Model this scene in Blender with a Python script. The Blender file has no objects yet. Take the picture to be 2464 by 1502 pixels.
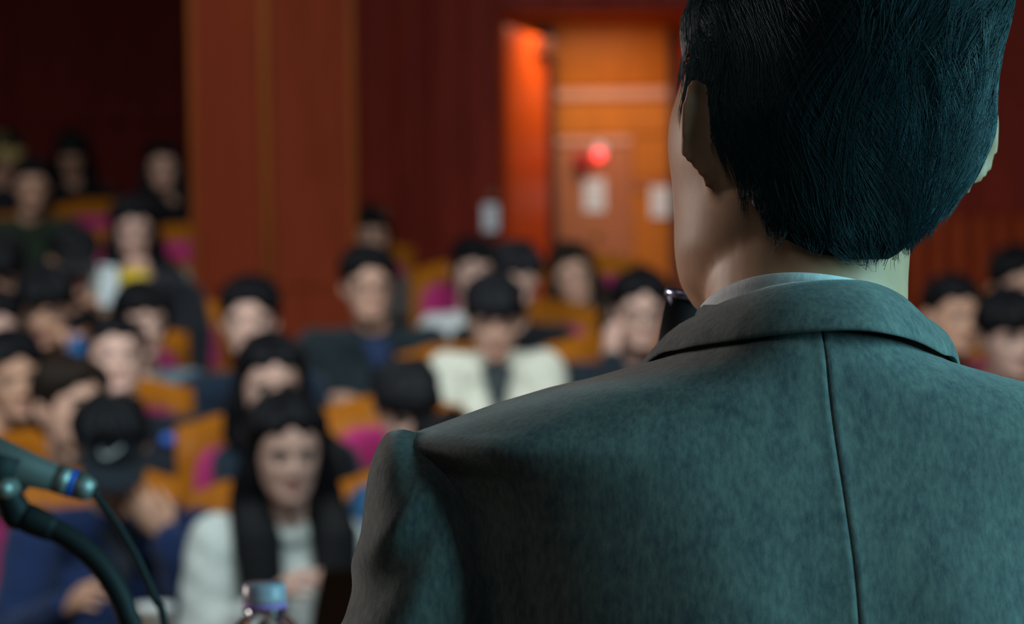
import bpy, math, random
import numpy as np
from mathutils import Vector, Matrix

random.seed(7)
rng = np.random.default_rng(7)
PI = math.pi
sc = bpy.context.scene
COL = sc.collection

# ------------------------------------------------------------------ camera
FPX = 2464 * 85.0 / 36.0            # focal length in pixels of the 2464 px frame
CAM = Vector((0.0, 0.0, 1.45))
ROLL = math.radians(0.9)
C_R = Vector((math.cos(ROLL), 0, -math.sin(ROLL)))
C_U = Vector((math.sin(ROLL), 0, math.cos(ROLL)))
C_F = Vector((0, 1, 0))
cd = bpy.data.cameras.new('camera')
cam = bpy.data.objects.new('camera', cd)
COL.objects.link(cam)
cd.sensor_width = 36.0
cd.lens = 85.0
cd.clip_start = 0.05
cd.clip_end = 60
cd.dof.use_dof = True
cd.dof.focus_distance = 1.30
cd.dof.aperture_fstop = 7.0
M4 = Matrix((C_R, C_U, -C_F)).transposed().to_4x4()
M4.translation = CAM
cam.matrix_world = M4
sc.camera = cam

def at(px, py, D):
    """world point that stands at distance D and shows at a pixel of the photograph"""
    return CAM + D * (C_F + C_R * ((px - 1232) / FPX) + C_U * ((751 - py) / FPX))

# ------------------------------------------------------------------ world, lights, exposure
w = bpy.data.worlds.new('world')
sc.world = w
w.use_nodes = True
w.node_tree.nodes['Background'].inputs[0].default_value = (0.55, 0.62, 0.75, 1)
w.node_tree.nodes['Background'].inputs[1].default_value = 0.012
sc.view_settings.view_transform = 'Standard'
sc.view_settings.look = 'None'
sc.view_settings.exposure = 0.0
sc.view_settings.gamma = 1.0
sc.view_settings.use_curve_mapping = False

def area(name, loc, target, size, energy, color, spread=180):
    l = bpy.data.lights.new(name, 'AREA')
    l.shape = 'RECTANGLE'
    l.size, l.size_y = size
    l.energy = energy
    l.color = color
    l.spread = math.radians(spread)
    o = bpy.data.objects.new(name, l)
    COL.objects.link(o)
    o.location = loc
    d = Vector(target) - Vector(loc)
    o.rotation_euler = d.to_track_quat('-Z', 'Y').to_euler()
    return o

# teal light of an unseen screen right of the stage, built as an area light
area('stage_key_fill_light', (2.50, 0.80, 2.0), (0.16, 1.35, 1.45), (1.9, 1.6), 37, (0.31, 0.85, 0.95), 100)
# added warm fill, no known lamp: lifts the jacket's black left side
area('stage_key_fill_light', (-2.6, 0.2, 3.6), (0.1, 1.35, 1.4), (1.2, 0.8), 0.8, (1.0, 0.80, 0.66), 100)
# added cool fill high behind the camera, replaces ambient light on the back
area('stage_key_fill_light', (-0.8, -1.8, 3.8), (0.1, 1.35, 1.3), (1.6, 1.0), 1.3, (0.80, 1.0, 1.0), 70)
# added front fill for the speaker's dark cheek, in place of hall light
area('stage_key_fill_light', (-2.7, 3.3, 1.75), (0.1, 1.4, 1.5), (0.8, 0.6), 5.0, (1.0, 0.90, 0.84), 60)
# ceiling lamps above the front of the hall, aimed at the audience
area('hall_lamp_light', (-2.2, 3.4, 4.7), (-1.2, 8.2, 1.0), (2.2, 0.8), 52, (0.88, 1.0, 1.0), 90)
area('hall_lamp_light', (1.4, 3.4, 4.7), (0.6, 8.2, 1.0), (2.2, 0.8), 46, (0.88, 1.0, 1.0), 90)
area('hall_lamp_light', (-2.0, 8.6, 5.0), (-2.0, 10.6, 1.5), (2.0, 0.8), 14, (0.95, 1.0, 1.0), 110)

# ------------------------------------------------------------------ materials
MATS = {}
def nt(mat):
    return mat.node_tree.nodes, mat.node_tree.links

def mat(name, col, rough=0.6, spec=0.3, metal=0.0, noise=0.0, scale=20.0, bump=0.0, sheen=0.0,
        trans=0.0, ior=1.45, emit=None, estr=0.0, stretch=(1, 1, 1), detail=3.0):
    if name in MATS:
        return MATS[name]
    m = bpy.data.materials.new(name)
    m.use_nodes = True
    n, l = nt(m)
    b = n['Principled BSDF']
    b.inputs['Base Color'].default_value = (*col, 1)
    b.inputs['Roughness'].default_value = rough
    b.inputs['Specular IOR Level'].default_value = spec
    b.inputs['Metallic'].default_value = metal
    b.inputs['Transmission Weight'].default_value = trans
    b.inputs['IOR'].default_value = ior
    if sheen:
        b.inputs['Sheen Weight'].default_value = sheen
        b.inputs['Sheen Roughness'].default_value = 0.5
    if emit:
        b.inputs['Emission Color'].default_value = (*emit, 1)
        b.inputs['Emission Strength'].default_value = estr
    if noise or bump:
        tc = n.new('ShaderNodeTexCoord')
        mp = n.new('ShaderNodeMapping')
        mp.inputs['Scale'].default_value = stretch
        nz = n.new('ShaderNodeTexNoise')
        nz.inputs['Scale'].default_value = scale
        nz.inputs['Detail'].default_value = detail
        l.new(tc.outputs['Object'], mp.inputs['Vector'])
        l.new(mp.outputs['Vector'], nz.inputs['Vector'])
        if noise:
            rp = n.new('ShaderNodeValToRGB')
            lo = [max(0, c * (1 - noise)) for c in col]
            hi = [min(1, c * (1 + noise)) for c in col]
            rp.color_ramp.elements[0].position = 0.3
            rp.color_ramp.elements[1].position = 0.7
            rp.color_ramp.elements[0].color = (*lo, 1)
            rp.color_ramp.elements[1].color = (*hi, 1)
            l.new(nz.outputs['Fac'], rp.inputs['Fac'])
            l.new(rp.outputs['Color'], b.inputs['Base Color'])
        if bump:
            bp = n.new('ShaderNodeBump')
            bp.inputs['Strength'].default_value = bump
            bp.inputs['Distance'].default_value = 0.004
            l.new(nz.outputs['Fac'], bp.inputs['Height'])
            l.new(bp.outputs['Normal'], b.inputs['Normal'])
    MATS[name] = m
    return m

def wood(name, col, var=0.25, rough=0.35, scale=6.0, spec=.12):
    return mat(name, col, rough=rough, spec=spec, noise=var, scale=scale, stretch=(6, 6, 0.6), detail=5)

def cloth(name, col, noise=0.18):
    return mat(name, col, rough=0.9, spec=0.15, noise=noise, scale=60, bump=0.25, sheen=0.15)

# ------------------------------------------------------------------ mesh helpers
class MB:
    """collects vertices and faces; build() links them as one mesh object"""
    def __init__(self):
        self.v = []; self.f = []; self.m = []; self.n = 0
    def add(self, v, f, mi=0):
        v = np.asarray(v, float)
        self.v.append(v)
        for q in f:
            self.f.append([i + self.n for i in q])
            self.m.append(mi)
        self.n += len(v)
        return self
    def box(self, lo, hi, R=None, c=None, mi=0):
        x0, y0, z0 = lo; x1, y1, z1 = hi
        v = np.array([[x0,y0,z0],[x1,y0,z0],[x1,y1,z0],[x0,y1,z0],[x0,y0,z1],[x1,y0,z1],[x1,y1,z1],[x0,y1,z1]], float)
        if R is not None:
            v = v @ np.array(R).T
        if c is not None:
            v = v + np.array(c)
        return self.add(v, [[0,3,2,1],[4,5,6,7],[0,1,5,4],[1,2,6,5],[2,3,7,6],[3,0,4,7]], mi)
    def grid(self, P, close_u=False, close_v=False, mi=0, flip=False):
        """P: (nv, nu, 3) array"""
        nv, nu = P.shape[:2]
        f = []
        for j in range(nv if close_v else nv - 1):
            for i in range(nu if close_u else nu - 1):
                a = j * nu + i; b = j * nu + (i + 1) % nu
                c = ((j + 1) % nv) * nu + (i + 1) % nu; d = ((j + 1) % nv) * nu + i
                f.append([a, d, c, b] if flip else [a, b, c, d])
        return self.add(P.reshape(-1, 3), f, mi)
    def ellipsoid(self, c, r, R=None, nu=16, nv=10, mi=0):
        th = np.linspace(0, PI, nv + 1)[1:-1]
        ph = np.linspace(0, 2 * PI, nu, endpoint=False)
        T, Pp = np.meshgrid(th, ph, indexing='ij')
        d = np.stack([np.sin(T) * np.cos(Pp), np.sin(T) * np.sin(Pp), np.cos(T)], -1).reshape(-1, 3)
        d = np.vstack([d, [[0, 0, 1], [0, 0, -1]]]) * np.array(r)
        if R is not None:
            d = d @ np.array(R).T
        d = d + np.array(c)
        f = []
        m = len(th)
        for j in range(m - 1):
            for i in range(nu):
                f.append([j*nu+i, (j+1)*nu+i, (j+1)*nu+(i+1)%nu, j*nu+(i+1)%nu])
        for i in range(nu):
            f.append([m*nu, i, (i+1)%nu])
            f.append([m*nu+1, (m-1)*nu+(i+1)%nu, (m-1)*nu+i])
        return self.add(d, f, mi)
    def tube(self, pts, rad, n=12, cap=True, squash=None, up=None, mi=0, round_caps=True):
        """tapered tube along pts; squash (a, b) flattens it; up steers the flat side"""
        pts = [np.array(p, float) for p in pts]
        rad = list(rad) if hasattr(rad, '__len__') else [rad] * len(pts)
        if round_caps and cap:
            def ext(p, q, r):
                d = (p - q) / (np.linalg.norm(p - q) + 1e-9)
                return [(p + d * r * math.sin(a), r * math.cos(a)) for a in (0.5, 1.0, 1.4)]
            e0 = ext(pts[0], pts[1], rad[0])
            e1 = ext(pts[-1], pts[-2], rad[-1])
            pts = [e[0] for e in reversed(e0)] + pts + [e[0] for e in e1]
            rad = [e[1] for e in reversed(e0)] + rad + [e[1] for e in e1]
        k = len(pts)
        P = np.zeros((k, n, 3))
        ref = np.array(up if up is not None else (0.123, 0.35, 0.93), float)
        prev = None
        for i in range(k):
            t = pts[min(i + 1, k - 1)] - pts[max(i - 1, 0)]
            t = t / (np.linalg.norm(t) + 1e-9)
            if prev is None or up is not None:
                b = np.cross(t, ref)
                if np.linalg.norm(b) < 1e-3:
                    b = np.cross(t, np.array([1, 0, 0.1]))
            else:
                b = prev - t * np.dot(prev, t)
            b = b / (np.linalg.norm(b) + 1e-9)
            prev = b
            c = np.cross(b, t)
            s = squash if squash else (1, 1)
            for j in range(n):
                a = 2 * PI * j / n
                P[i, j] = pts[i] + rad[i] * (b * math.cos(a) * s[0] + c * math.sin(a) * s[1])
        base = self.n
        self.grid(P, close_u=True, mi=mi)
        if cap:
            self.f.append([base + j for j in reversed(range(n))]); self.m.append(mi)
            self.f.append([base + (k - 1) * n + j for j in range(n)]); self.m.append(mi)
        return self
    def lathe(self, prof, n=24, R=None, c=(0, 0, 0), mi=0):
        """prof: list of (r, z), turned about z"""
        P = np.zeros((len(prof), n, 3))
        for i, (r, z) in enumerate(prof):
            for j in range(n):
                a = 2 * PI * j / n
                P[i, j] = (r * math.cos(a), r * math.sin(a), z)
        if R is not None:
            P = P @ np.array(R).T
        return self.grid(P + np.array(c), close_u=True, mi=mi)
    def mesh(self, name='mesh'):
        me = bpy.data.meshes.new(name)
        V = np.vstack(self.v)
        me.from_pydata(V.tolist(), [], self.f)
        me.validate()
        return me
    def build(self, name, mats, parent=None, smooth=True):
        me = self.mesh(name)
        mats = mats if isinstance(mats, (list, tuple)) else [mats]
        for m in mats:
            me.materials.append(m)
        if len(mats) > 1 and len(me.polygons) == len(self.m):
            me.polygons.foreach_set('material_index', self.m)
        if smooth:
            me.polygons.foreach_set('use_smooth', [True] * len(me.polygons))
        return link(name, me, parent)

def link(name, me, parent=None):
    o = bpy.data.objects.new(name, me)
    COL.objects.link(o)
    if parent is not None:
        o.parent = parent
    return o

def remeshed(mb, voxel, smooth=4, factor=0.5, extra=None):
    """voxel union of everything in mb, smoothed: one continuous surface"""
    o = bpy.data.objects.new('tmp', mb.mesh('tmp'))
    COL.objects.link(o)
    r = o.modifiers.new('r', 'REMESH')
    r.mode = 'VOXEL'; r.voxel_size = voxel
    if smooth:
        s = o.modifiers.new('s', 'SMOOTH'); s.iterations = smooth; s.factor = factor
    dg = bpy.context.evaluated_depsgraph_get()
    me = bpy.data.meshes.new_from_object(o.evaluated_get(dg))
    old = o.data
    bpy.data.objects.remove(o)
    bpy.data.meshes.remove(old)
    me.polygons.foreach_set('use_smooth', [True] * len(me.polygons))
    return me

def mesh_arrays(me):
    V = np.zeros(len(me.vertices) * 3)
    me.vertices.foreach_get('co', V)
    return V.reshape(-1, 3), [list(p.vertices) for p in me.polygons]

def set_co(me, V):
    me.vertices.foreach_set('co', V.reshape(-1))
    me.update()

def empty(name, loc=(0, 0, 0), rz=0):
    o = bpy.data.objects.new(name, None)
    COL.objects.link(o)
    o.location = loc
    o.rotation_euler = (0, 0, rz)
    o.empty_display_size = 0.1
    return o

def tag(o, label, cat, group=None):
    o['label'] = label
    o['category'] = cat
    if group:
        o['group'] = group
    return o

def struct(o, label=None):
    o['kind'] = 'structure'
    if label:
        o['label'] = label
    return o

def sstep(a, b, x):
    t = np.clip((np.asarray(x, float) - a) / (b - a), 0, 1)
    return t * t * (3 - 2 * t)

def Rz(a):
    return np.array(Matrix.Rotation(a, 3, 'Z'))
def Rx(a):
    return np.array(Matrix.Rotation(a, 3, 'X'))
def Ry(a):
    return np.array(Matrix.Rotation(a, 3, 'Y'))

# ------------------------------------------------------------------ head, ear and hand shapes
HZ = np.array([-.118, -.113, -.104, -.090, -.070, -.045, -.020, .000, .030, .060, .085, .105, .115, .118])
HW = np.array([.010, .026, .040, .051, .060, .067, .0725, .075, .0770, .0755, .066, .044, .022, .002])
HF = np.array([-.070, -.084, -.090, -.090, -.088, -.089, -.091, -.091, -.093, -.086, -.066, -.036, -.014, .004])
HB = np.array([-.048, -.025, -.002, .022, .048, .072, .087, .094, .098, .095, .081, .056, .032, .012])

HBS = np.array([.056, .060, .065, .069, .075, .081, .088, .094, .098, .095, .081, .056, .032, .012])   # fuller nape

HWS = np.array([.050, .052, .054, .057, .062, .068, .0728, .075, .0770, .0755, .066, .044, .022, .002])

def head_surf(phi, z, ws=1.0, nape=False):
    """point on the bare head for an angle phi (0 = face, pi = back) and a height z; face towards -y"""
    w0 = np.interp(z, HZ, HW)
    if nape == 2:
        w0 = w0 + (np.interp(z, HZ, HWS) - w0) * sstep(.1, -.55, np.cos(phi))
    if ws > 1.05:                                        # the speaker's broad left jaw; the right one tucks behind the neck
        lf_ = sstep(-.25, .25, np.sin(phi))
        ws = (ws + .16 * sstep(-.03, -.095, z)) * lf_ + (ws - .30 * sstep(-.02, -.07, z)) * (1 - lf_)
    wv = w0 * (1 + (ws - 1) * sstep(.045, -.015, z)) * (1 - (.085 if nape else 0) * sstep(.0, .04, z))
    yf = np.interp(z, HZ, HF)
    yb = np.interp(z, HZ, HBS if nape == 2 else HB)
    yc = (yf + yb) / 2 + .006
    c = np.cos(phi)
    hd = np.where(c > 0, yc - yf, yb - yc)
    s = np.sin(phi)
    x = wv * np.sign(s) * np.abs(s) ** 0.92
    y = yc - hd * np.sign(c) * np.abs(c) ** 0.95
    return np.stack([x, y, z + 0 * phi], -1)

def face_sculpt(P):
    """pushes eye sockets, nose, lips, cheeks and chin into the front of the head"""
    x, y, z = P[..., 0], P[..., 1], P[..., 2]
    fr = sstep(-.02, -.07, y)
    def g(cx, cz, sx, sz):
        return np.exp(-((np.abs(x) - cx) / sx) ** 2 - ((z - cz) / sz) ** 2)
    d = 0
    d = d - .011 * g(.033, -.004, .015, .011)          # eye sockets
    d = d + .005 * g(.030, .016, .020, .007)           # brow
    nose = np.exp(-(x / .0105) ** 2) * sstep(.012, -.036, z) * sstep(-.056, -.041, z)
    d = d + .021 * nose + .005 * g(.011, -.042, .006, .007)
    d = d + .006 * g(.040, -.036, .018, .018)          # cheeks
    d = d + .007 * np.exp(-(x / .020) ** 2) * (np.exp(-((z + .066) / .0045) ** 2) + np.exp(-((z + .0765) / .005) ** 2))
    d = d - .004 * np.exp(-(x / .02) ** 2 - ((z + .0715) / .003) ** 2)
    d = d + .005 * np.exp(-(x / .02) ** 2 - ((z + .100) / .012) ** 2)
    P = P.copy()
    P[..., 1] = y - fr * d
    return P

def head_grid(nz, nphi, ws=1.0, nape=False):
    t = np.linspace(0, 1, nz)
    z = -.118 + .236 * (0.5 - 0.5 * np.cos(PI * t)) * .55 + .236 * t * .45
    z[0], z[-1] = -.118, .118
    phi = np.linspace(0, 2 * PI, nphi, endpoint=False)
    phi = phi - .42 * np.sin(phi)                        # finer at the face
    Z, F = np.meshgrid(z, phi, indexing='ij')
    return face_sculpt(head_surf(F, Z, ws, nape)), Z, F

def ear_grid(side, ws=1.0, flare=0.5, nt=40, size=1.0):
    """one ear: concha, fold, rim and back, as a closed grid"""
    prof = [(0.02, -.006), (.25, -.006), (.42, -.003), (.55, .002), (.66, .003), (.76, -.0005), (.86, .001),
            (.95, .0035), (1.0, .002), (1.0, -.001), (.95, -.003), (.85, -.0035), (.68, -.006), (.5, -.013), (.3, -.022), (.02, -.024)]
    t = np.linspace(0, 2 * PI, nt, endpoint=False)
    u0 = .0180 * np.cos(t) * np.abs(np.cos(t) + 1e-9) ** -.12 * (1 + .20 * np.sin(t)) - .002 * np.sin(t)
    v0 = .0315 * np.sin(t) + .001
    low = sstep(-.3, -1, np.sin(t))
    P = np.zeros((len(prof), nt, 3))
    fl = flare
    eu = np.array([side * math.sin(fl), math.cos(fl), 0])
    ev = np.array([0, .16, .987])
    ew = np.array([side * math.cos(fl), -math.sin(fl), 0])
    for i, (s, h) in enumerate(prof):
        hh = h * (1 - .75 * low) if i < 8 else h
        u = u0 * s + .0175
        v = v0 * s
        P[i] = u[:, None] * eu * size + v[:, None] * ev * size + (hh * np.ones(nt) - .013 * low * s)[:, None] * ew
    org = np.array([side * (.0725 * (1 + (ws - 1) * .6)), .000, -.010])
    return P + org

def hand_into(mb, wrist, direction, palm_n, side, curl=0.5, spread=0.12, scale=1.0, mi=0):
    """palm, four unequal bent fingers and a thumb from the side of the palm"""
    d = np.array(direction, float); d /= np.linalg.norm(d)
    nrm = np.array(palm_n, float); nrm -= d * np.dot(nrm, d); nrm /= np.linalg.norm(nrm)
    sdv = np.cross(d, nrm) * side                        # towards the thumb
    wv = np.array(wrist, float)
    s = scale
    mb.tube([wv - d * .02 * s, wv + d * .02 * s, wv + d * .055 * s, wv + d * .088 * s],
            [.026 * s, .032 * s, .040 * s, .038 * s], n=12, squash=(1, .42), up=nrm, mi=mi)
    lens = [.072, .080, .075, .058]
    for k in range(4):
        off = (.0285 - .019 * k) * s
        base = wv + d * (.086 - .004 * abs(k - 1.3)) * s + sdv * off
        fd = d + sdv * (spread * (1.3 - k))
        fd /= np.linalg.norm(fd)
        L = lens[k] * s
        a1, a2, a3 = curl * .7, curl * 1.7, curl * 2.4
        p = [base - fd * .015 * s]
        p.append(base)
        for ang, fr in ((a1, .45), (a2, .3), (a3, .25)):
            p.append(p[-1] + (fd * math.cos(ang) + nrm * math.sin(ang)) * L * fr)
        mb.tube(p, [.0095 * s, .0092 * s, .0085 * s, .0078 * s, .0065 * s], n=8, mi=mi)
    tb = wv + d * .022 * s + sdv * .024 * s
    td = d * .62 + sdv * .72 + nrm * .3 * (0.4 + curl)
    td /= np.linalg.norm(td)
    t2 = d * .9 + sdv * (.30 - .4 * curl) + nrm * (.25 + .5 * curl)
    t2 /= np.linalg.norm(t2)
    mb.tube([tb, tb + td * .034 * s, tb + td * .034 * s + t2 * .030 * s, tb + td * .034 * s + t2 * .052 * s],
            [.013 * s, .0115 * s, .0098 * s, .0075 * s], n=8, mi=mi)
    return mb

# ------------------------------------------------------------------ the setting
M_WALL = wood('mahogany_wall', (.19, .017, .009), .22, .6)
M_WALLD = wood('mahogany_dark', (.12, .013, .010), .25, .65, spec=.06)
M_PILLAR = wood('pillar_veneer', (.22, .035, .014), .14, .5)
M_TRIM = wood('corner_trim_wood', (.25, .065, .016), .12, .45)
M_SLAT = wood('slat_wood', (.32, .045, .010), .2, .4)
M_SLATGAP = mat('slat_gap', (.05, .008, .006), .8)
M_ORANGE = wood('orange_veneer', (.58, .17, .02), .10, .4)
M_ORANGE2 = wood('orange_pink_veneer', (.50, .17, .075), .08, .45)
M_RAIL = mat('pale_rail', (.72, .34, .22), .45, noise=.05)
M_LEAF = wood('red_door_veneer', (.66, .085, .012), .10, .35)
M_DARKEDGE = mat('door_edge_dark', (.055, .018, .014), .5)
M_STEEL = mat('brushed_steel', (.55, .56, .6), .3, metal=1.0)
M_FLOOR = mat('hall_carpet', (.06, .018, .02), .95, noise=.3, scale=90, bump=.3)
M_STAGE = wood('stage_boards', (.20, .09, .04), .2, .4)
M_CEIL = mat('ceiling_paint', (.14, .13, .12), .9, noise=.05)

RAMP = .155
def floor_z(y):
    return RAMP * (max(y, 5.2) - 5.8)

# floor: level in front, a ramp under the seats
fb = MB()
prof = [(3.2, floor_z(3.2)), (5.2, floor_z(5.2)), (14.7, floor_z(14.7))]
P = np.array([[[-7.6, y, z], [7.6, y, z]] for y, z in prof] + [[[-7.6, 14.7, -.6], [7.6, 14.7, -.6]], [[-7.6, 3.2, -.6], [7.6, 3.2, -.6]]])
fb.grid(P, close_v=True, flip=False)
struct(fb.build('floor', M_FLOOR, smooth=False), 'dark red carpeted floor ramping up under the seats')
sb = MB(); sb.box((-7.6, -3.1, -.6), (7.6, 3.2, 0))
struct(sb.build('floor_stage', M_STAGE, smooth=False), 'wooden stage floor under the speaker')
sb = MB(); sb.box((-7.7, -3.2, 6.0), (7.7, 14.8, 6.15))
struct(sb.build('ceiling', M_CEIL, smooth=False))

def board(parent, name, m, lo, hi, bev=.006):
    """one board with chamfered front edges (front faces -y)"""
    b = MB()
    x0, y0, z0 = lo; x1, y1, z1 = hi
    e = min(bev, (x1 - x0) * .2, (z1 - z0) * .2)
    v = [[x0, y1, z0], [x1, y1, z0], [x1, y1, z1], [x0, y1, z1],
         [x0, y0 + e, z0], [x1, y0 + e, z0], [x1, y0 + e, z1], [x0, y0 + e, z1],
         [x0 + e, y0, z0 + e], [x1 - e, y0, z0 + e], [x1 - e, y0, z1 - e], [x0 + e, y0, z1 - e]]
    f = [[0, 3, 2, 1], [8, 9, 10, 11]]
    for i in range(4):
        j = (i + 1) % 4
        f += [[i, j, 4 + j, 4 + i], [4 + i, 4 + j, 8 + j, 8 + i]]
    b.add(v, f)
    return b.build(name, m, parent, smooth=False)

# far wall behind the left block of seats, clad in tall panels
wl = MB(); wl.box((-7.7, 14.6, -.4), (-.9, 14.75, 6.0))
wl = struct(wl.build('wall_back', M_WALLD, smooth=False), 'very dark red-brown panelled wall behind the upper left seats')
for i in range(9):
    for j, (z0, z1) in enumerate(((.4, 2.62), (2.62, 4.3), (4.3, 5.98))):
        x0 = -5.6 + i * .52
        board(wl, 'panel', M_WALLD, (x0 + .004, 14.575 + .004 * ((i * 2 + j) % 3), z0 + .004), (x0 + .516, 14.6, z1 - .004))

# wall with the doorway
YD = 11.2
XO0 = at(1208, 400, YD).x
XO1 = .93
ZL = 2.834
wr = MB()
wr.box((-1.15, YD, -.4), (XO0, YD + .14, 6.0))
wr.box((XO0, YD, ZL), (XO1, YD + .05, 6.0))
wr.box((XO1, YD, -.4), (7.7, YD + .14, 6.0))
wr = struct(wr.build('wall_right', M_WALL, smooth=False), 'dark red mahogany wall with the lit doorway')
n = 7
pw = (XO0 - .012 + 1.15) / n
for i in range(n):
    board(wr, 'plank', M_WALL, (-1.15 + i * pw + .002, YD - .02 - .003 * (i % 2), floor_z(YD)), (-1.15 + (i + 1) * pw - .002, YD, 5.98))
for i in range(4):
    a = XO0 + (XO1 - XO0) * i / 4; b_ = XO0 + (XO1 - XO0) * (i + 1) / 4
    board(wr, 'plank', M_WALL, (a + .002, YD - .02 - .003 * (i % 2), ZL), (b_ - .002, YD, 5.98))
ZS = 1.45 + (751 - 545) / FPX * YD
for i in range(12):
    x0 = XO1 + .01 + i * .30
    board(wr, 'plank', M_WALL, (x0 + .002, YD - .02 - .003 * (i % 2), ZS + .012), (x0 + .298, YD, 5.98))
for i in range(36):
    x0 = XO1 + .01 + i * .0985
    board(wr, 'slat', M_SLAT, (x0 + .014, YD - .045, floor_z(YD)), (x0 + .0845, YD, ZS - .004), bev=.014)
board(wr, 'rail', M_SLAT, (XO1 + .01, YD - .03, ZS - .003), (XO1 + 3.6, YD, ZS + .011), bev=.003)

# vestibule behind the doorway
YV = 12.3
vb = MB()
vb.box((-.45, YV, -.2), (1.35, YV + .1, 3.1))
vb.box((-.45, YD + .14, -.2), (-.35, YV, 3.1))
vb.box((1.25, YD + .14, -.2), (1.35, YV, 3.1))
vb.box((-.35, YD + .05, 2.92), (1.25, YV, 3.02))
vb.box((-.35, YD + .14, -.2), (1.25, YV, floor_z(YD) + .06))
vest = struct(vb.build('wall_vestibule', M_ORANGE, smooth=False), 'orange wood lined vestibule behind the doorway')
def vpanel(name, m, x0, x1, y0, y1, out=.015):
    a = at(x0, y1, YV); b = at(x1, y0, YV)
    return board(vest, name, m, (a.x + .002, YV - out, a.z + .002), (b.x - .002, YV, b.z - .002), bev=.004)
vpanel('panel', M_ORANGE, 1336, 1612, 62, 211)
vpanel('rail', M_RAIL, 1336, 1614, 212, 242, .03)
vpanel('panel', M_ORANGE, 1336, 1612, 243, 328)
vpanel('panel', M_ORANGE, 1522, 1612, 329, 433)
vpanel('rail', M_ORANGE2, 1522, 1612, 435, 458, .024)
vpanel('panel', M_ORANGE, 1522, 1612, 460, 980)
vpanel('stile', M_DARKEDGE, 1311, 1334, 62, 980, .07)
vpanel('stile', M_DARKEDGE, 1618, 1634, 66, 980, .04)
vpanel('panel', M_LEAF, 1636, 1760, 66, 980, .02)
# flush cabinet door in the vestibule wall
cabm = M_ORANGE2
cb = empty('door_2'); struct(cb, 'flush pinkish wood cabinet door under the red lamp')
def cpanel(name, m, x0, x1, y0, y1, o0, o1):
    a = at(x0, y1, YV); b = at(x1, y0, YV)
    return board(cb, name, m, (a.x, YV - o1, a.z), (b.x, YV - o0, b.z), bev=.004)
cpanel('door_panel', cabm, 1342, 1500, 352, 975, 0, .022)
cpanel('door_frame', M_RAIL, 1336, 1518, 330, 351, 0, .03)
cpanel('door_frame', cabm, 1501, 1519, 352, 975, 0, .03)
k = MB(); p = at(1437, 562, YV - .03)
k.ellipsoid(p, (.022, .02, .022)); k.tube([p, (p.x, YV - .02, p.z)], [.010, .010])
k.build('knob', mat('aged_brass', (.45, .27, .10), .4, metal=.8), cb)

# open door leaf swung into the vestibule, seen almost edge-on
hx, hy = XO0 + .005, YD + .16
fx, fy = at(1312, 400, 12.02).x, 12.02
LW = math.hypot(fx - hx, fy - hy)
leaf = empty('door_1', (hx, hy, floor_z(YD) + .07), math.atan2(fy - hy, fx - hx))
struct(leaf, 'open red-orange wooden door leaf swung into the vestibule')
LH = 2.80 - (floor_z(YD) + .07)
b = MB(); b.box((0, -.022, 0), (LW - .03, .022, LH)); b.build('door_leaf', M_LEAF, leaf, smooth=False)
b = MB(); b.box((LW - .03, -.024, 0), (LW, .024, LH)); b.build('edge_strip', M_DARKEDGE, leaf, smooth=False)
for z in (LH * .82, LH * .60):
    b = MB(); b.box((LW, -.02, z), (LW + .004, .02, z + .16)); b.build('lock_plate', M_STEEL, leaf, smooth=False)
b = MB(); b.box((LW - .22, -.07, LH - .085), (LW - .02, -.022, LH - .02)); b.tube([(LW - .1, -.06, LH - .02), (LW + .10, -.10, LH - .005)], .009)
b.build('door_closer', M_STEEL, leaf, smooth=False)
area('vestibule_lamp_light', (.42, 11.72, 2.90), (.42, 11.85, 0), (.5, .25), 7.5, (1.0, .82, .60))

# side, stage and remaining walls of the hall (beyond the frame)
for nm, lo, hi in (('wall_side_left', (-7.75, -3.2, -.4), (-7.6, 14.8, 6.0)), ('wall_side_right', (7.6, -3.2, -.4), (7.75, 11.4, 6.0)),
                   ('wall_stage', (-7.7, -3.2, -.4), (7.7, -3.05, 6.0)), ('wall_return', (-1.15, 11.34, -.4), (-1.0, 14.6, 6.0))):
    b = MB(); b.box(lo, hi); struct(b.build(nm, M_WALLD, smooth=False))

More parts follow.
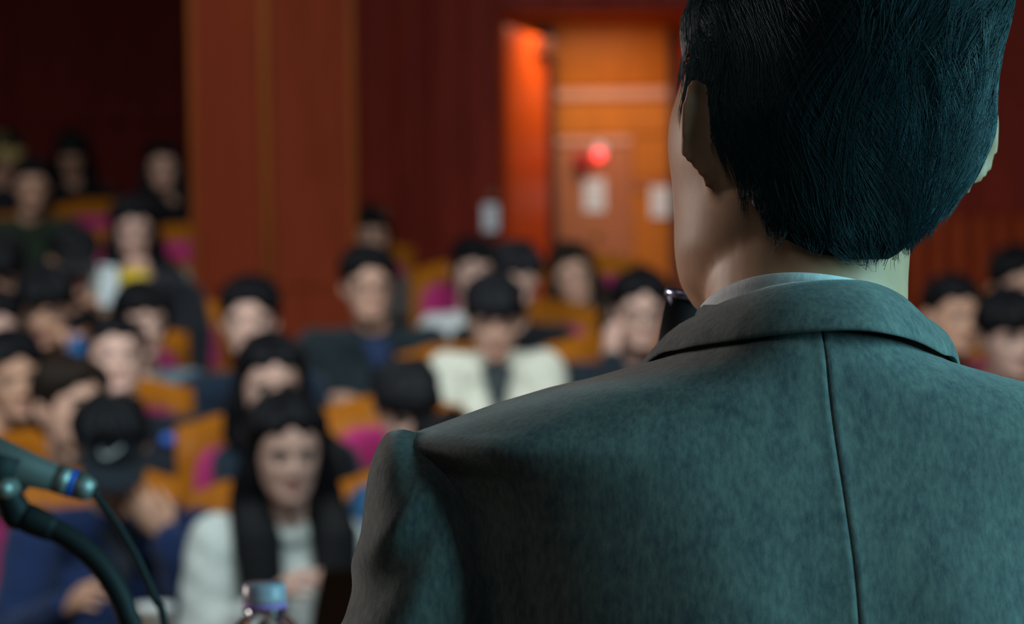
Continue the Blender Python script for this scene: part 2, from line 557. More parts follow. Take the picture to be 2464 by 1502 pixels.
# square pillar standing corner-on
PN, PL, PR = np.array([-.807, 8.0]) * 1.13, np.array([-1.10, 8.31]) * 1.13, np.array([-.521, 8.26]) * 1.13
PF = PL + PR - PN
cs = [PN, PR, PF, PL]
pil = MB()
ctr = sum(cs) / 4
V = []
for z in (-.2, 6.0):
    for c in cs:
        q = ctr + (c - ctr) * .955
        V.append((q[0], q[1], z))
pil.add(V, [[0, 1, 5, 4], [1, 2, 6, 5], [2, 3, 7, 6], [3, 0, 4, 7], [4, 5, 6, 7], [3, 2, 1, 0]])
pil = struct(pil.build('pillar', M_PILLAR, smooth=False), 'square reddish wood pillar standing corner-on between the seats')
for i in range(4):
    a, c = cs[i], cs[(i + 1) % 4]
    d = (c - a) / np.linalg.norm(c - a)
    nrm = np.array([d[1], -d[0]])
    a2, c2 = a + d * .022, c - d * .022
    for z0, z1 in ((floor_z(9.4), 1.55), (1.556, 3.6), (3.606, 5.98)):
        b = MB(); V = []
        for z in (z0, z1):
            for q, off in ((a2, 0), (c2, 0), (c2, -.03), (a2, -.03)):
                r = q + nrm * (off - .003); V.append((r[0], r[1], z))
        b.add(V, [[0, 1, 5, 4], [1, 2, 6, 5], [2, 3, 7, 6], [3, 0, 4, 7], [4, 5, 6, 7], [3, 2, 1, 0]])
        b.build('veneer_panel', M_PILLAR, pil, smooth=False)
    b = MB(); ang = math.atan2(d[1], d[0])
    q = a + (ctr - a) / np.linalg.norm(ctr - a) * .020
    b.tube([(q[0], q[1], floor_z(9.4) + .02), (q[0], q[1], 3), (q[0], q[1], 5.98)], .021, n=10, round_caps=False)
    b.build('corner_trim', M_TRIM, pil)

# ------------------------------------------------------------------ small things on the walls
def plate(name, px, py, D, wpx, hpx, m, label, cat, th=.006, extra=None):
    c = at(px, py, D); s = D / FPX
    r = empty(name, c)
    tag(r, label, cat)
    b = MB(); wd, hh = wpx * s / 2, hpx * s / 2
    b.box((-wd, -th, -hh), (wd, 0, hh)); b.build('sheet', m, r, smooth=False)
    return r, wd, hh
M_PAPER = mat('notice_paper', (.90, .90, .92), .7, noise=.03)
M_INK = mat('notice_ink', (.25, .26, .30), .8)
for px, py, D, wp, hp, lab in ((1430, 470, YV - .023, 50, 78, 'white notice sheet below the glowing red lamp'),
                               (1588, 486, YV - .025, 44, 72, 'white notice sheet beside the speaker\'s ear, right of the cabinet door')):
    r, wd, hh = plate('notice_sheet', px, py, D, wp, hp, M_PAPER, lab, 'notice', .003)
    for i in range(5):
        b = MB(); z = hh * (.7 - .32 * i)
        b.box((-wd * .75, -.0036, z - .0022), (wd * (.75 - .2 * (i % 2)), -.003, z + .0022)); b.build('text_line', M_INK, r, smooth=False)
r, wd, hh = plate('wall_switch', 1180, 524, YD - .024, 36, 66, mat('switch_plastic', (.72, .74, .80), .4), 'white wall plate on the dark wall left of the doorway', 'switch', .012)
b = MB(); b.box((-wd * .5, -.018, -hh * .3), (wd * .5, -.012, hh * .3)); b.build('rocker', mat('switch_rocker', (.78, .78, .80), .35), r, smooth=False)
c = at(1184, 470, YD - .024)
b = MB(); b.lathe([(0.0, -.014), (.022, -.014), (.026, -.008), (.026, 0), (0.0, 0)], R=Rx(-PI / 2).T @ np.eye(3), c=c)
tag(b.build('wall_button', mat('brown_button', (.22, .09, .05), .5)), 'small round brown fitting above the white wall plate', 'fitting')
# fire alarm lamp
c = at(1441, 372, YV - .03)
fl = empty('alarm_lamp', c); tag(fl, 'glowing red alarm lamp on the orange vestibule wall', 'lamp')
Rb = Rx(PI / 2)
b = MB(); b.lathe([(0, 0), (.037, 0), (.039, .012), (.033, .022), (0, .022)], R=Rb, c=(.006, .01, .014)); b.build('lamp_base', mat('lamp_white', (.62, .60, .72), .4), fl)
b = MB(); b.lathe([(.025, .02), (.026, .030), (.021, .043), (.011, .050), (0, .052)], R=Rb, c=(0, .01, -.004))
b.build('lamp_dome', mat('red_lamp_glow', (.9, .03, .02), .3, emit=(1, .05, .05), estr=3.6), fl)
b = MB(); b.lathe([(0, .05), (.042, .05), (.046, .042), (.046, .028), (.025, .012), (.025, 0), (0, 0)], R=Rb, c=at(1400, 388, YV - .03))
tag(b.build('alarm_bell', mat('bell_red', (.45, .012, .018), .35)), 'dark red round alarm bell left of the glowing lamp', 'alarm')

# ------------------------------------------------------------------ auditorium seats
M_SEATWOOD = wood('seat_plywood', (.34, .105, .006), .12, .45, 8)
M_PINK = mat('seat_magenta_fabric', (.46, .028, .16), .95, noise=.12, scale=80, bump=.2, sheen=.2)
M_SEATMETAL = mat('seat_bracket', (.05, .05, .055), .5, metal=.5)

def seat_shell(w, z0, z1, y0, y1, th, crown=.0, curve=.02, nu=9, nv=6):
    """bowed board; closed"""
    u = np.linspace(-1, 1, nu); v = np.linspace(0, 1, nv)
    U, Vv = np.meshgrid(u, v)
    corner = 1 - .05 * sstep(.8, 1, Vv) * sstep(.3, 1, np.abs(U))
    X = U * w / 2
    Z = z0 + (z1 - z0) * Vv * corner + crown * (1 - U ** 2) * Vv
    Y = y0 + (y1 - y0) * Vv - curve * U ** 2
    F = np.stack([X, Y, Z], -1); B = F + np.array([0, th, 0])
    b = MB()
    b.grid(F); n0 = b.n; b.grid(B, flip=True)
    def idx(j, i, o): return o + j * nu + i
    for i in range(nu - 1):
        b.f.append([idx(0, i, n0), idx(0, i + 1, n0), idx(0, i + 1, 0), idx(0, i, 0)]); b.m.append(0)
        b.f.append([idx(nv - 1, i, 0), idx(nv - 1, i + 1, 0), idx(nv - 1, i + 1, n0), idx(nv - 1, i, n0)]); b.m.append(0)
    for j in range(nv - 1):
        b.f.append([idx(j, 0, 0), idx(j + 1, 0, 0), idx(j + 1, 0, n0), idx(j, 0, n0)]); b.m.append(0)
        b.f.append([idx(j, nu - 1, n0), idx(j + 1, nu - 1, n0), idx(j + 1, nu - 1, 0), idx(j, nu - 1, 0)]); b.m.append(0)
    return b

def pad(w, d, h, n=8):
    """soft cushion: rounded box, x width, y depth, z height"""
    b = MB()
    u = np.linspace(0, 2 * PI, 28, endpoint=False)
    e = .35
    cx = np.sign(np.cos(u)) * np.abs(np.cos(u)) ** e; cy = np.sign(np.sin(u)) * np.abs(np.sin(u)) ** e
    rows = [(.0, -.5), (.93, -.5), (.985, -.40), (1.0, -.1), (1.0, .15), (.975, .34), (.90, .45), (.6, .5), (0, .52)]
    P = np.array([[[cx[i] * w / 2 * r, cy[i] * d / 2 * r, z * h] for i in range(len(u))] for r, z in rows])
    return b.grid(P, close_u=True)

def make_seat(folded):
    r = empty('auditorium_seat')
    seat_shell(.435, .36, 1.06, .175, .255, .016).build('backrest', M_SEATWOOD, r)
    c = pad(.355, .58, .055)
    m = c.build('back_cushion', M_PINK, r)
    m.location = (0, .172, .685)
    m.rotation_euler = (PI / 2 - math.atan2(.08, .70), 0, 0)
    if folded:
        m = pad(.385, .38, .06).build('seat_cushion', M_PINK, r); m.location = (0, .070, .60); m.rotation_euler = (PI / 2 - .12, 0, 0)
        b = MB(); b.box((-.19, -.19, -.012), (.19, .19, .0)); m2 = b.build('seat_board', M_SEATWOOD, r, smooth=False)
        m2.location = (0, .032, .60); m2.rotation_euler = (PI / 2 - .12, 0, 0)
    else:
        m = pad(.385, .31, .08).build('seat_cushion', M_PINK, r); m.location = (0, -.03, .400)
        b = MB(); b.box((-.19, -.175, .345), (.19, .12, .359)); b.build('seat_board', M_SEATWOOD, r, smooth=False)
    for s in (-1, 1):
        b = MB(); b.box((s * .214 - .013, -.10, .470), (s * .214 + .013, .150, .490)); b.build('armrest', M_SEATWOOD, r, smooth=False)
        b = MB()
        b.box((s * .214 - .010, .02, -.03), (s * .214 + .010, .10, .470))
        b.box((s * .208 - .010, .02, .36), (s * .208 + .010, .185, .42))
        b.box((s * .214 - .02, -.08, -.04), (s * .214 + .02, .16, .012))
        b.build('leg', M_SEATMETAL, r, smooth=False)
    return r

SEATS = {}
def place_seat(x, y, yaw, folded, label):
    key = folded
    if key not in SEATS:
        SEATS[key] = r = make_seat(folded)
    else:
        src = SEATS[key]
        r = src.copy(); COL.objects.link(r)
        for ch in src.children:
            c = ch.copy(); COL.objects.link(c); c.parent = r
    r.location = (x, y, floor_z(y)); r.rotation_euler = (0, 0, yaw)
    tag(r, label, 'seat', 'orange wood auditorium seats with magenta cushions')
    return r

def seat_at(px, py, yaw, label, folded=True, push=0.0):
    """seat whose backrest top shows at the pixel; the ramp decides the distance"""
    D = 1.289 / (.155 + (py - 751) / FPX)
    p = at(px, py, D)
    a = math.radians(yaw)
    return place_seat(p.x + .255 * math.sin(a), p.y - .255 * math.cos(a) + push, a, folded, label)
EMPTY_SEATS = [
    (228, 446, 15, 'empty seat in the highest row left, beside the person dressed in black'),
    (238, 516, 15, 'empty seat just right of the person in the dark green jacket'),
    (450, 506, 15, 'empty seat in front of the person in black, cut off by the pillar'),
    (405, 674, 18, 'empty seat left of the pillar with the black coat hung over it'),
    (62, 604, 18, 'empty seat at the left edge behind the person holding a phone'),
]
for px, py, yw, lab in EMPTY_SEATS:
    seat_at(px, py, yw, lab)

# ------------------------------------------------------------------ the speaker, seen from behind
def skin_mat(name, col, rough=.5):
    m = mat(name, col, rough=rough, spec=.35, noise=.10, scale=45, bump=.06)
    b = m.node_tree.nodes['Principled BSDF']
    b.inputs['Subsurface Weight'].default_value = .12
    b.inputs['Subsurface Radius'].default_value = (.010, .004, .002)
    b.inputs['Subsurface Scale'].default_value = .6
    return m
SKIN = [skin_mat('skin_warm', (.66, .375, .28)), skin_mat('skin_light', (.68, .415, .34)), skin_mat('skin_tan', (.60, .325, .225))]
M_SPKSKIN = skin_mat('speaker_skin', (.52, .285, .18), .5)
M_HAIRBLACK = mat('black_hair', (.006, .008, .009), .55, spec=.15, noise=.25, scale=120, stretch=(3, 3, .4), bump=.35)

def twill(name, col):
    m = bpy.data.materials.new(name); m.use_nodes = True
    n, l = nt(m); b = n['Principled BSDF']
    tc = n.new('ShaderNodeTexCoord')
    mp = n.new('ShaderNodeMapping'); mp.inputs['Scale'].default_value = (1, .55, 1)
    wv = n.new('ShaderNodeTexWave'); wv.wave_type = 'BANDS'; wv.bands_direction = 'DIAGONAL'
    wv.inputs['Scale'].default_value = 560; wv.inputs['Distortion'].default_value = 4.0
    wv.inputs['Detail'].default_value = 2; wv.inputs['Detail Scale'].default_value = 2.0
    mp2 = n.new('ShaderNodeMapping'); mp2.inputs['Rotation'].default_value = (0, 0, 0); mp2.inputs['Scale'].default_value = (-1, 0, 1)
    l.new(tc.outputs['Object'], mp2.inputs['Vector']); l.new(mp2.outputs['Vector'], wv.inputs['Vector'])
    n1 = n.new('ShaderNodeTexNoise'); n1.inputs['Scale'].default_value = 330; n1.inputs['Detail'].default_value = 4
    mp3 = n.new('ShaderNodeMapping'); mp3.inputs['Scale'].default_value = (1, 1, .45)
    l.new(tc.outputs['Object'], mp3.inputs['Vector']); l.new(mp3.outputs['Vector'], n1.inputs['Vector'])
    n2 = n.new('ShaderNodeTexNoise'); n2.inputs['Scale'].default_value = 70; n2.inputs['Detail'].default_value = 3
    l.new(mp3.outputs['Vector'], n2.inputs['Vector'])
    def mul(a, k):
        q = n.new('ShaderNodeMath'); q.operation = 'MULTIPLY'; l.new(a, q.inputs[0]); q.inputs[1].default_value = k; return q.outputs[0]
    def add(a, c):
        q = n.new('ShaderNodeMath'); q.operation = 'ADD'; l.new(a, q.inputs[0]); l.new(c, q.inputs[1]); return q.outputs[0]
    fac = add(add(mul(wv.outputs['Fac'], .15), mul(n1.outputs['Fac'], .65)), mul(n2.outputs['Fac'], .48))
    rp = n.new('ShaderNodeValToRGB')
    rp.color_ramp.elements[0].position = .38; rp.color_ramp.elements[1].position = .86
    rp.color_ramp.elements[0].color = (col[0] * .44, col[1] * .48, col[2] * .60, 1)
    rp.color_ramp.elements[1].color = (col[0] * 1.5, col[1] * 1.52, col[2] * 1.40, 1)
    l.new(fac, rp.inputs['Fac']); l.new(rp.outputs['Color'], b.inputs['Base Color'])
    bp = n.new('ShaderNodeBump'); bp.inputs['Strength'].default_value = .35; bp.inputs['Distance'].default_value = .0008
    l.new(fac, bp.inputs['Height']); l.new(bp.outputs['Normal'], b.inputs['Normal'])
    b.inputs['Roughness'].default_value = .92; b.inputs['Specular IOR Level'].default_value = .12
    b.inputs['Sheen Weight'].default_value = .25; b.inputs['Sheen Roughness'].default_value = .45
    return m
M_TWILL = twill('grey_wool_twill', (.115, .125, .125))
M_SHIRT = mat('white_shirt_cotton', (.74, .76, .78), .8, noise=.03, scale=200, bump=.1)

DS = 1.35
N0 = at(1920, 751, DS)
SPK = empty('person', (N0.x, N0.y, 0.0))
tag(SPK, 'person in a grey-green wool jacket seen from behind in the foreground, holding a microphone', 'person')
SPK_T = Matrix.Translation((0, 0, N0.z)) @ Matrix((C_R, C_F, C_U)).transposed().to_4x4()
def spk_part(o):
    o.parent = SPK
    o.matrix_basis = SPK_T
    return o
def sp(px, py, D):
    """pixel + distance -> the speaker's own frame"""
    d = at(px, py, D) - N0
    return np.array([d.dot(C_R), d.dot(C_F), d.dot(C_U)])

YAW = math.radians(7)
RT = Rz(YAW)

# --- head, ears, neck: one continuous surface
HEADC = np.array([.0150, .020, .106])
RH = Rz(math.radians(180 + 23))
WS = 1.15
def to_head(P):
    return P @ RH.T + HEADC
hb = MB()
G, _, _ = head_grid(90, 120, WS, 1)
hb.grid(to_head(G), close_u=True)
hb.f.append(list(range(119, -1, -1))); hb.m.append(0)
hb.f.append([hb.n - 120 + i for i in range(120)]); hb.m.append(0)
for s, fl in ((1, .66), (-1, .72)):
    E = to_head(ear_grid(s, WS, fl, 48, 1.0))
    n0 = hb.n
    hb.grid(E, close_u=True)
    hb.f.append([n0 + i for i in reversed(range(48))]); hb.m.append(0)
    hb.f.append([hb.n - 48 + i for i in range(48)]); hb.m.append(0)
hb.tube([(.002, .004, -.16), (.003, .002, -.06), (.004, .001, -.02), (.0065, .009, .02), (.010, .016, .06), (.014, .020, .10)],
        [.070, .060, .0568, .0560, .0565, .058], n=32, squash=(1, 1.02), up=(0, 1, 0))
# muscle from the nape into the skull and down into the shoulders
hb.tube([(.022, -.012, .075), (.010, -.010, .02), (.004, -.012, -.06)], [.038, .042, .052], n=28)
for s in (-1, 1):
    hb.tube([(s * .03, -.02, -.02), (s * .09, -.01, -.075), (s * .16, -.01, -.12)], [.03, .03, .04], n=12)
# chest, hips and arms under the clothes keep the body whole
hb.tube([(0, .0, -.10), (0, .005, -.22), (0, .0, -.40), (0, .0, -.52)], [.10, .125, .115, .125], n=20, squash=(1.2, .75), up=(0, 1, 0))
LSH, LEL, LWR = np.array([-.188, -.02, -.115]), np.array([-.315, .045, -.355]), np.array([-.125, .185, -.165])
RSH, REL, RWR = np.array([.19, .04, -.115]), np.array([.245, .03, -.385]), np.array([.25, .12, -.62])
hb.tube([LSH, (LSH + LEL) / 2 + np.array([.012, 0, 0]), LEL], [.036, .030, .032], n=14)
hb.tube([LEL, (LEL + LWR) / 2, LWR], [.038, .036, .026], n=14)
hb.tube([RSH, (RSH + REL) / 2, REL], [.048, .044, .038], n=14)
hb.tube([REL, (REL + RWR) / 2, RWR], [.038, .036, .026], n=14)
for s in (-1, 1):
    hb.tube([(s * .085, 0, -.52), (s * .10, .01, -.78), (s * .105, .0, -.95), (s * .105, -.01, -1.38)], [.08, .065, .052, .040], n=14)
hme = remeshed(hb, .0034, 5, .5)
# hands stay fine: joined to the same mesh
V0, F0 = mesh_arrays(hme)
fb2 = MB(); fb2.add(V0, F0)
hd = np.array([.055, -.01, .055]); hand_into(fb2, LWR, (.50, -.12, .80), (.60, .5, -.35), 1, curl=.95, spread=.03)
hand_into(fb2, RWR, (.02, .18, -1), (-1, .1, 0), 1, curl=.4)
bpy.data.meshes.remove(hme)
body = fb2.build('body', M_SPKSKIN)
spk_part(body)

# --- hair: dark under-layer and combed strands
HL_PHI = np.radians([0, 35, 60, 78, 88, 97, 106, 118, 132, 150, 165, 180])
HL_Z = np.array([.064, .060, .042, .022, -.004, .016, -.008, -.038, -.060, -.071, -.074, -.074])
HL_ZR = np.array([.064, .060, .042, .022, -.004, .018, .006, -.010, -.026, -.047, -.064, -.074])
def hairline(phi):
    a = (phi + PI) % (2 * PI) - PI
    b = np.abs(a)
    return np.where(a < 0, np.interp(b, HL_PHI, HL_ZR), np.interp(b, HL_PHI, HL_Z))
def hair_thick(phi, z):
    """thickness of the hair over the scalp; the top and the right side are fuller than the left"""
    a = (phi + PI) % (2 * PI) - PI                       # + = his left
    up = sstep(-.03, .085, z)
    b = np.where(a < -2.6, a + 2 * PI, a)                # -2.6 (right) ... 0 face ... +3.6 (back right)
    right = np.where(b < 0, sstep(-.6, -1.6, b), sstep(1.9, 3.3, b))
    t = .0035 + .0030 * up + .027 * sstep(.0, .095, z) * right + .004 * up * right + .0015 * right * sstep(-.09, -.02, z)
    return t * sstep(-.010, .014, z - hairline(phi))
def hair_pt(phi, z, t):
    p = head_surf(phi, z, WS, 2)
    c = np.stack([0 * phi, .004 + 0 * phi, np.clip(z, -.03, .03)], -1)
    nrm = p - c
    nrm = nrm / np.linalg.norm(nrm, axis=-1, keepdims=True)
    return p + nrm * np.asarray(t)[..., None]
nzh, nph = 70, 140
zz = np.linspace(0, 1, nzh)
zz = -.112 + (.118 + .112) * (1 - (1 - zz) ** 1.5)
pp = np.linspace(0, 2 * PI, nph, endpoint=False)
ZZ, PP = np.meshgrid(zz, pp, indexing='ij')
wob = .0012 * np.sin(PP * 37 + 9 * np.sin(ZZ * 60)) + .0010 * np.sin(PP * 61 + 40 * ZZ)
ZE = np.maximum(ZZ, hairline(PP) - .004)
TT = hair_thick(PP, ZE) * .72 + wob * sstep(0, .02, ZE - hairline(PP)) - .0012
HP = to_head(hair_pt(PP, ZE, TT))
hc = MB(); hc.grid(HP, close_u=True)
hc.f.append([hc.n - nph + i for i in range(nph)]); hc.m.append(0)
hair = hc.build('hair', M_HAIRBLACK)
spk_part(hair)
M_STRAND = mat('teal_sheen_strands', (.015, .042, .053), .45, spec=.28)  # black hair; the teal sheen from the right is put into the base colour

NST = 30000
guides = []
NG = 520
for i in range(NG):
    guides.append((rng.uniform(-PI, PI), rng.uniform(-.06, .112), rng.uniform(0, 2 * PI), rng.uniform(-1, 1)))
guides = np.array(guides)
phi0 = rng.uniform(-PI, PI, NST)
z0 = -.100 + (.112 + .100) * rng.random(NST) ** .85
ok = (z0 > hairline(phi0) + .001) & (np.abs(phi0) > .7)
phi0, z0 = phi0[ok], z0[ok]
NS = len(phi0)
dg_ = np.abs((phi0[:, None] - guides[None, :, 0] + PI) % (2 * PI) - PI) * .08
gi = np.argmin(dg_ ** 2 + (z0[:, None] - guides[None, :, 1]) ** 2, axis=1)
gph = guides[gi, 2]; gam = guides[gi, 3]
layer = rng.random(NS) ** .6
fullness = sstep(-.07, .06, z0)
length = (.016 + .075 * fullness) * (.75 + .5 * rng.random(NS))
a0 = (phi0 + PI) % (2 * PI) - PI
rightness = np.where(a0 < 0, sstep(0, .9, np.abs(a0)), sstep(1.9, 3.0, np.abs(a0)))
length *= (.7 + .45 * rightness) * (.35 + .65 * sstep(1.5, 1.8, np.abs(a0)))
SEG = 7
rcut = .003 + .009 * rng.random(len(phi0)) ** 1.5
rb = .07 * rng.standard_normal(NS)
ph, z = phi0.copy(), z0.copy()
path = []
for k in range(SEG + 1):
    u = k / SEG
    al = (ph + PI) % (2 * PI) - PI
    tk = hair_thick(ph, np.maximum(z, hairline(ph) + .002))
    lift = .0015 + tk * (.62 + .38 * layer) * (1 - .10 * u) + .0025 * u * u * gam * rightness
    sink = np.where(u == 0, .35, 1.0)
    zc = np.clip(np.maximum(z, hairline(ph) - rcut), -.116, .1175)
    cl = .65 * u ** 1.4
    path.append(hair_pt(ph - (phi0 - guides[gi, 0]) * cl * ((np.abs(phi0 - guides[gi, 0]) < 1.0)), np.clip(np.maximum(zc - (z0 - guides[gi, 1]) * cl * .35, hairline(ph) - rcut), -.116, .1175), lift * sink))
    # flow: down the head, combed towards the back, with waves per lock
    rr = np.interp(zc, HZ, HW) + .018
    comb = np.where(al < 0, -.55, .22) * sstep(3.1, 2.4, np.abs(al)) + .15
    wave = (.80 * np.sin(gph * .35 + u * 3.6 + z * 34 + ph * 2.2) + .35 * gam * np.sin(gph + u * 2.5)) * (.25 + .75 * rightness) * (.3 + .7 * fullness)
    beta = comb + wave + rb
    ds = length / SEG
    kz = np.sqrt(np.clip(1 - (zc / .125) ** 2, .08, 1))
    z = z - ds * np.cos(beta) * kz
    ph = ph + ds * np.sin(beta) / rr
path = np.stack(path, 1)                                  # (NS, SEG+1, 3)
path = to_head(path.reshape(-1, 3)).reshape(NS, SEG + 1, 3)
tan = np.gradient(path, axis=1)
tan /= np.linalg.norm(tan, axis=-1, keepdims=True) + 1e-9
out = path - HEADC
out -= tan * (out * tan).sum(-1, keepdims=True)
out /= np.linalg.norm(out, axis=-1, keepdims=True) + 1e-9
sid = np.cross(tan, out)
rad = (.00020 * (1 - np.linspace(0, 1, SEG + 1) ** 2.2 * .85))[None, :, None] * (.8 + .5 * rng.random((NS, 1, 1)))
ring = np.stack([path + out * rad, path + sid * rad * .9 - out * rad * .4, path - sid * rad * .9 - out * rad * .4], 2)   # NS,SEG+1,3,3
V = ring.reshape(-1, 3)
base = (np.arange(NS) * (SEG + 1) * 3)[:, None, None]
j = np.arange(SEG)[None, :, None] * 3
i3 = np.arange(3)[None, None, :]
i4 = (i3 + 1) % 3
F = np.stack([base + j + i3, base + j + i4, base + j + 3 + i4, base + j + 3 + i3], -1).reshape(-1, 4)
me = bpy.data.meshes.new('hair_strands')
me.vertices.add(len(V)); me.vertices.foreach_set('co', V.reshape(-1))
me.loops.add(F.size); me.loops.foreach_set('vertex_index', F.reshape(-1))
me.polygons.add(len(F)); me.polygons.foreach_set('loop_start', np.arange(len(F)) * 4)
me.update(calc_edges=True)
me.polygons.foreach_set('use_smooth', [True] * len(F))
me.materials.append(M_STRAND)
st = link('hair_strands', me, hair)
st['kind'] = 'stuff'

# --- shirt
shb = MB()
al = np.linspace(-PI, PI, 72, endpoint=False)
rows = []
for dz, rr in ((-.06, .0640), (-.03, .0615), (-.004, .0603), (0, .0600), (.0004, .0590), (-.003, .0580), (-.05, .0575)):
    ca = np.cos(al)
    zt = .0195 - .031 * (1 - ca) ** 1.1 * .9 + .0075 * (-np.sin(al))
    rows.append(np.stack([rr * np.sin(al) * 1.0 + .003, -rr * 1.09 * ca + .004, zt + dz], -1))
P = np.array(rows)
P = P @ RT.T
shb.grid(P, close_u=True)
# shirt front inside the lapels
gx = np.linspace(-.05, .05, 9); gz = np.linspace(-.06, -.36, 12)
X, Zg = np.meshgrid(gx, gz)
Y = .105 - 3.2 * X ** 2 + .035 * sstep(-.05, -.25, Zg)
shb.grid(np.stack([X, Y, Zg], -1) @ RT.T)
spk_part(shb.build('shirt', M_SHIRT))

# --- jacket body: two halves that meet in the centre-back seam
JZ = np.array([.004, -.012, -.022, -.0276, -.0365, -.0415, -.051, -.060, -.0675, -.0725, -.079, -.088, -.105, -.125, -.15, -.18, -.22, -.28, -.36, -.45, -.55, -.66, -.74])
JW = np.array([.050, .058, .0700, .083, .114, .137, .169, .195, .217, .2255, .2180, .2075, .2000, .1970, .1940, .1920, .192, .196, .192, .186, .192, .203, .208])
JB = np.array([.070, .095, .1005, .102, .1035, .1045, .1065, .1085, .1105, .112, .1135, .116, .120, .125, .129, .132, .133, .130, .120, .112, .120, .132, .134])
JFr = np.array([.055, .060, .064, .067, .072, .076, .084, .090, .096, .100, .104, .109, .116, .122, .128, .132, .136, .134, .126, .122, .125, .130, .130])
JN = np.array([2.4, 2.4, 2.5, 2.5, 2.5, 2.6, 2.7, 2.8, 2.8, 2.75, 2.7, 2.6, 2.45, 2.35, 2.3, 2.3, 2.7, 2.6, 2.5, 2.4, 2.4, 2.4, 2.4])
zs = np.concatenate([np.linspace(.004, -.03, 12), np.linspace(-.033, -.09, 26), np.linspace(-.096, -.30, 44), np.linspace(-.32, -.74, 22)])
ub = np.concatenate([[0, .0012, .0025, .0045, .009, .014, .022, .035], np.linspace(.06, .90, 26), [.93, .955, .975, .99, 1.0]])
aub = np.concatenate([ub, ub[::-1][1:]])                 # back edge -> side -> front
isfront = np.concatenate([np.zeros(len(ub)), np.ones(len(ub) - 1)])
rows = []
ripple = np.sin
for z_ in zs:
    W_, B_, Fr_, n_ = (np.interp(-z_, -JZ, q) for q in (JW, JB, JFr, JN))
    half = []
    for sgn in (-1, 1):
        x = aub * W_
        d = (1 - np.clip(aub, 0, 1) ** n_) ** (1 / n_)
        d = d * (1 - .25 * sstep(.78, 1.0, aub) * sstep(-.045, -.072, z_) * sstep(-.30, -.20, z_))
        y = np.where(isfront > 0, Fr_ * d, -B_ * d)
        xx = sgn * x
        # seam tuck, shoulder-blade swell, soft drape
        seam = np.exp(-(x / .0004) ** 2) * .0011 * (isfront == 0)
        ridge = np.exp(-((x - .0030) / .0014) ** 2) * .0005 * (isfront == 0)
        blade = .006 * np.exp(-((x - .095) / .05) ** 2 - ((z_ + .17) / .07) ** 2) * (isfront == 0)
        drape = .0016 * np.sin(xx * 62 + z_ * 9) * sstep(-.08, -.16, z_) * (isfront == 0) * sstep(.01, .05, x)
        y = y + seam - ridge - blade - drape
        xx = xx - .010 * sstep(-.17, -.01, z_) * np.exp(-(x / .07) ** 2) * (isfront == 0)
        half.append(np.stack([xx, y, 0 * x + z_], -1))
    rows.append(np.concatenate([half[0][:-1], half[1][::-1]]))   # back seam -> left -> front -> right -> back seam
P = np.array(rows) @ RT.T
jb = MB(); jb.grid(P, flip=True)
jacket = jb.build('jacket', M_TWILL)
spk_part(jacket)

def smooth_curve(pts, n):
    """Catmull-Rom through the points"""
    p = np.array(pts, float)
    p = np.vstack([2 * p[0] - p[1], p, 2 * p[-1] - p[-2]])
    seg = len(p) - 3
    out = []
    for t in np.linspace(0, seg - 1e-6, n):
        i = int(t); u = t - i
        a, b, c, d = p[i:i + 4]
        out.append(.5 * (2 * b + (c - a) * u + (2 * a - 5 * b + 4 * c - d) * u * u + (3 * b - a - 3 * c + d) * u ** 3))
    return np.array(out)

# collar and lapels
lf = [np.array([-.035, .150, -.30]), np.array([-.075, .125, -.14]), np.array([-.072, .075, -.055])]
rt = [np.array([.085, .085, -.065]), np.array([.055, .140, -.16]), np.array([-.005, .155, -.31])]
upper = lf + [sp(1662, 792, 1.365), sp(1702, 752, 1.335), sp(1762, 720, 1.31), sp(1850, 691, 1.292), sp(1950, 677, 1.284),
              sp(2060, 675, 1.285), sp(2120, 688, 1.295), sp(2168, 716, 1.315), sp(2196, 752, 1.335), sp(2220, 795, 1.36)] + rt
lf2 = [np.array([-.035, .152, -.305]), np.array([-.125, .105, -.15]), np.array([-.105, .055, -.065])]
rt2 = [np.array([.105, .075, -.065]), np.array([.105, .120, -.16]), np.array([-.005, .157, -.315])]
lower = lf2 + [sp(1566, 867, 1.335), sp(1650, 834, 1.294), sp(1750, 818, 1.268), sp(1850, 803, 1.254), sp(1950, 793, 1.248),
               sp(2050, 790, 1.247), sp(2130, 798, 1.252), sp(2200, 816, 1.272), sp(2262, 847, 1.30), sp(2300, 872, 1.34)] + rt2
NCU = 130
U_, L_ = smooth_curve(upper, NCU), smooth_curve(lower, NCU)
rows = []
mid = np.array([.003, .01, 0])
for s in (0, .04, .12, .3, .5, .7, .88, .97, 1.0):
    q = U_ * (1 - s) + L_ * s
    o_ = q - mid; o_[:, 2] = 0
    o_ /= np.linalg.norm(o_, axis=1, keepdims=True)
    q = q + o_ * (.0040 * math.sin(PI * min(s, 1)) + .0020) + np.array([0, 0, .0022]) * math.sin(PI * s) ** .5
    rows.append(q)
o_ = L_ - mid; o_[:, 2] = 0; o_ /= np.linalg.norm(o_, axis=1, keepdims=True)
rows.append(L_ + o_ * .0012 + np.array([0, 0, -.0012]))
rows.append(L_ - o_ * .0030 + np.array([0, 0, .0008]))
inn = U_ - mid; inn[:, 2] = 0; inn /= np.linalg.norm(inn, axis=1, keepdims=True)
rows = [U_ - inn * .003 + np.array([0, 0, -.05]), U_ - inn * .0022 + np.array([0, 0, -.004]), U_ - inn * .0008 + np.array([0, 0, .0004])] + rows
cb_ = MB(); cb_.grid(np.array(rows), flip=True)
col = cb_.build('collar', M_TWILL, jacket)

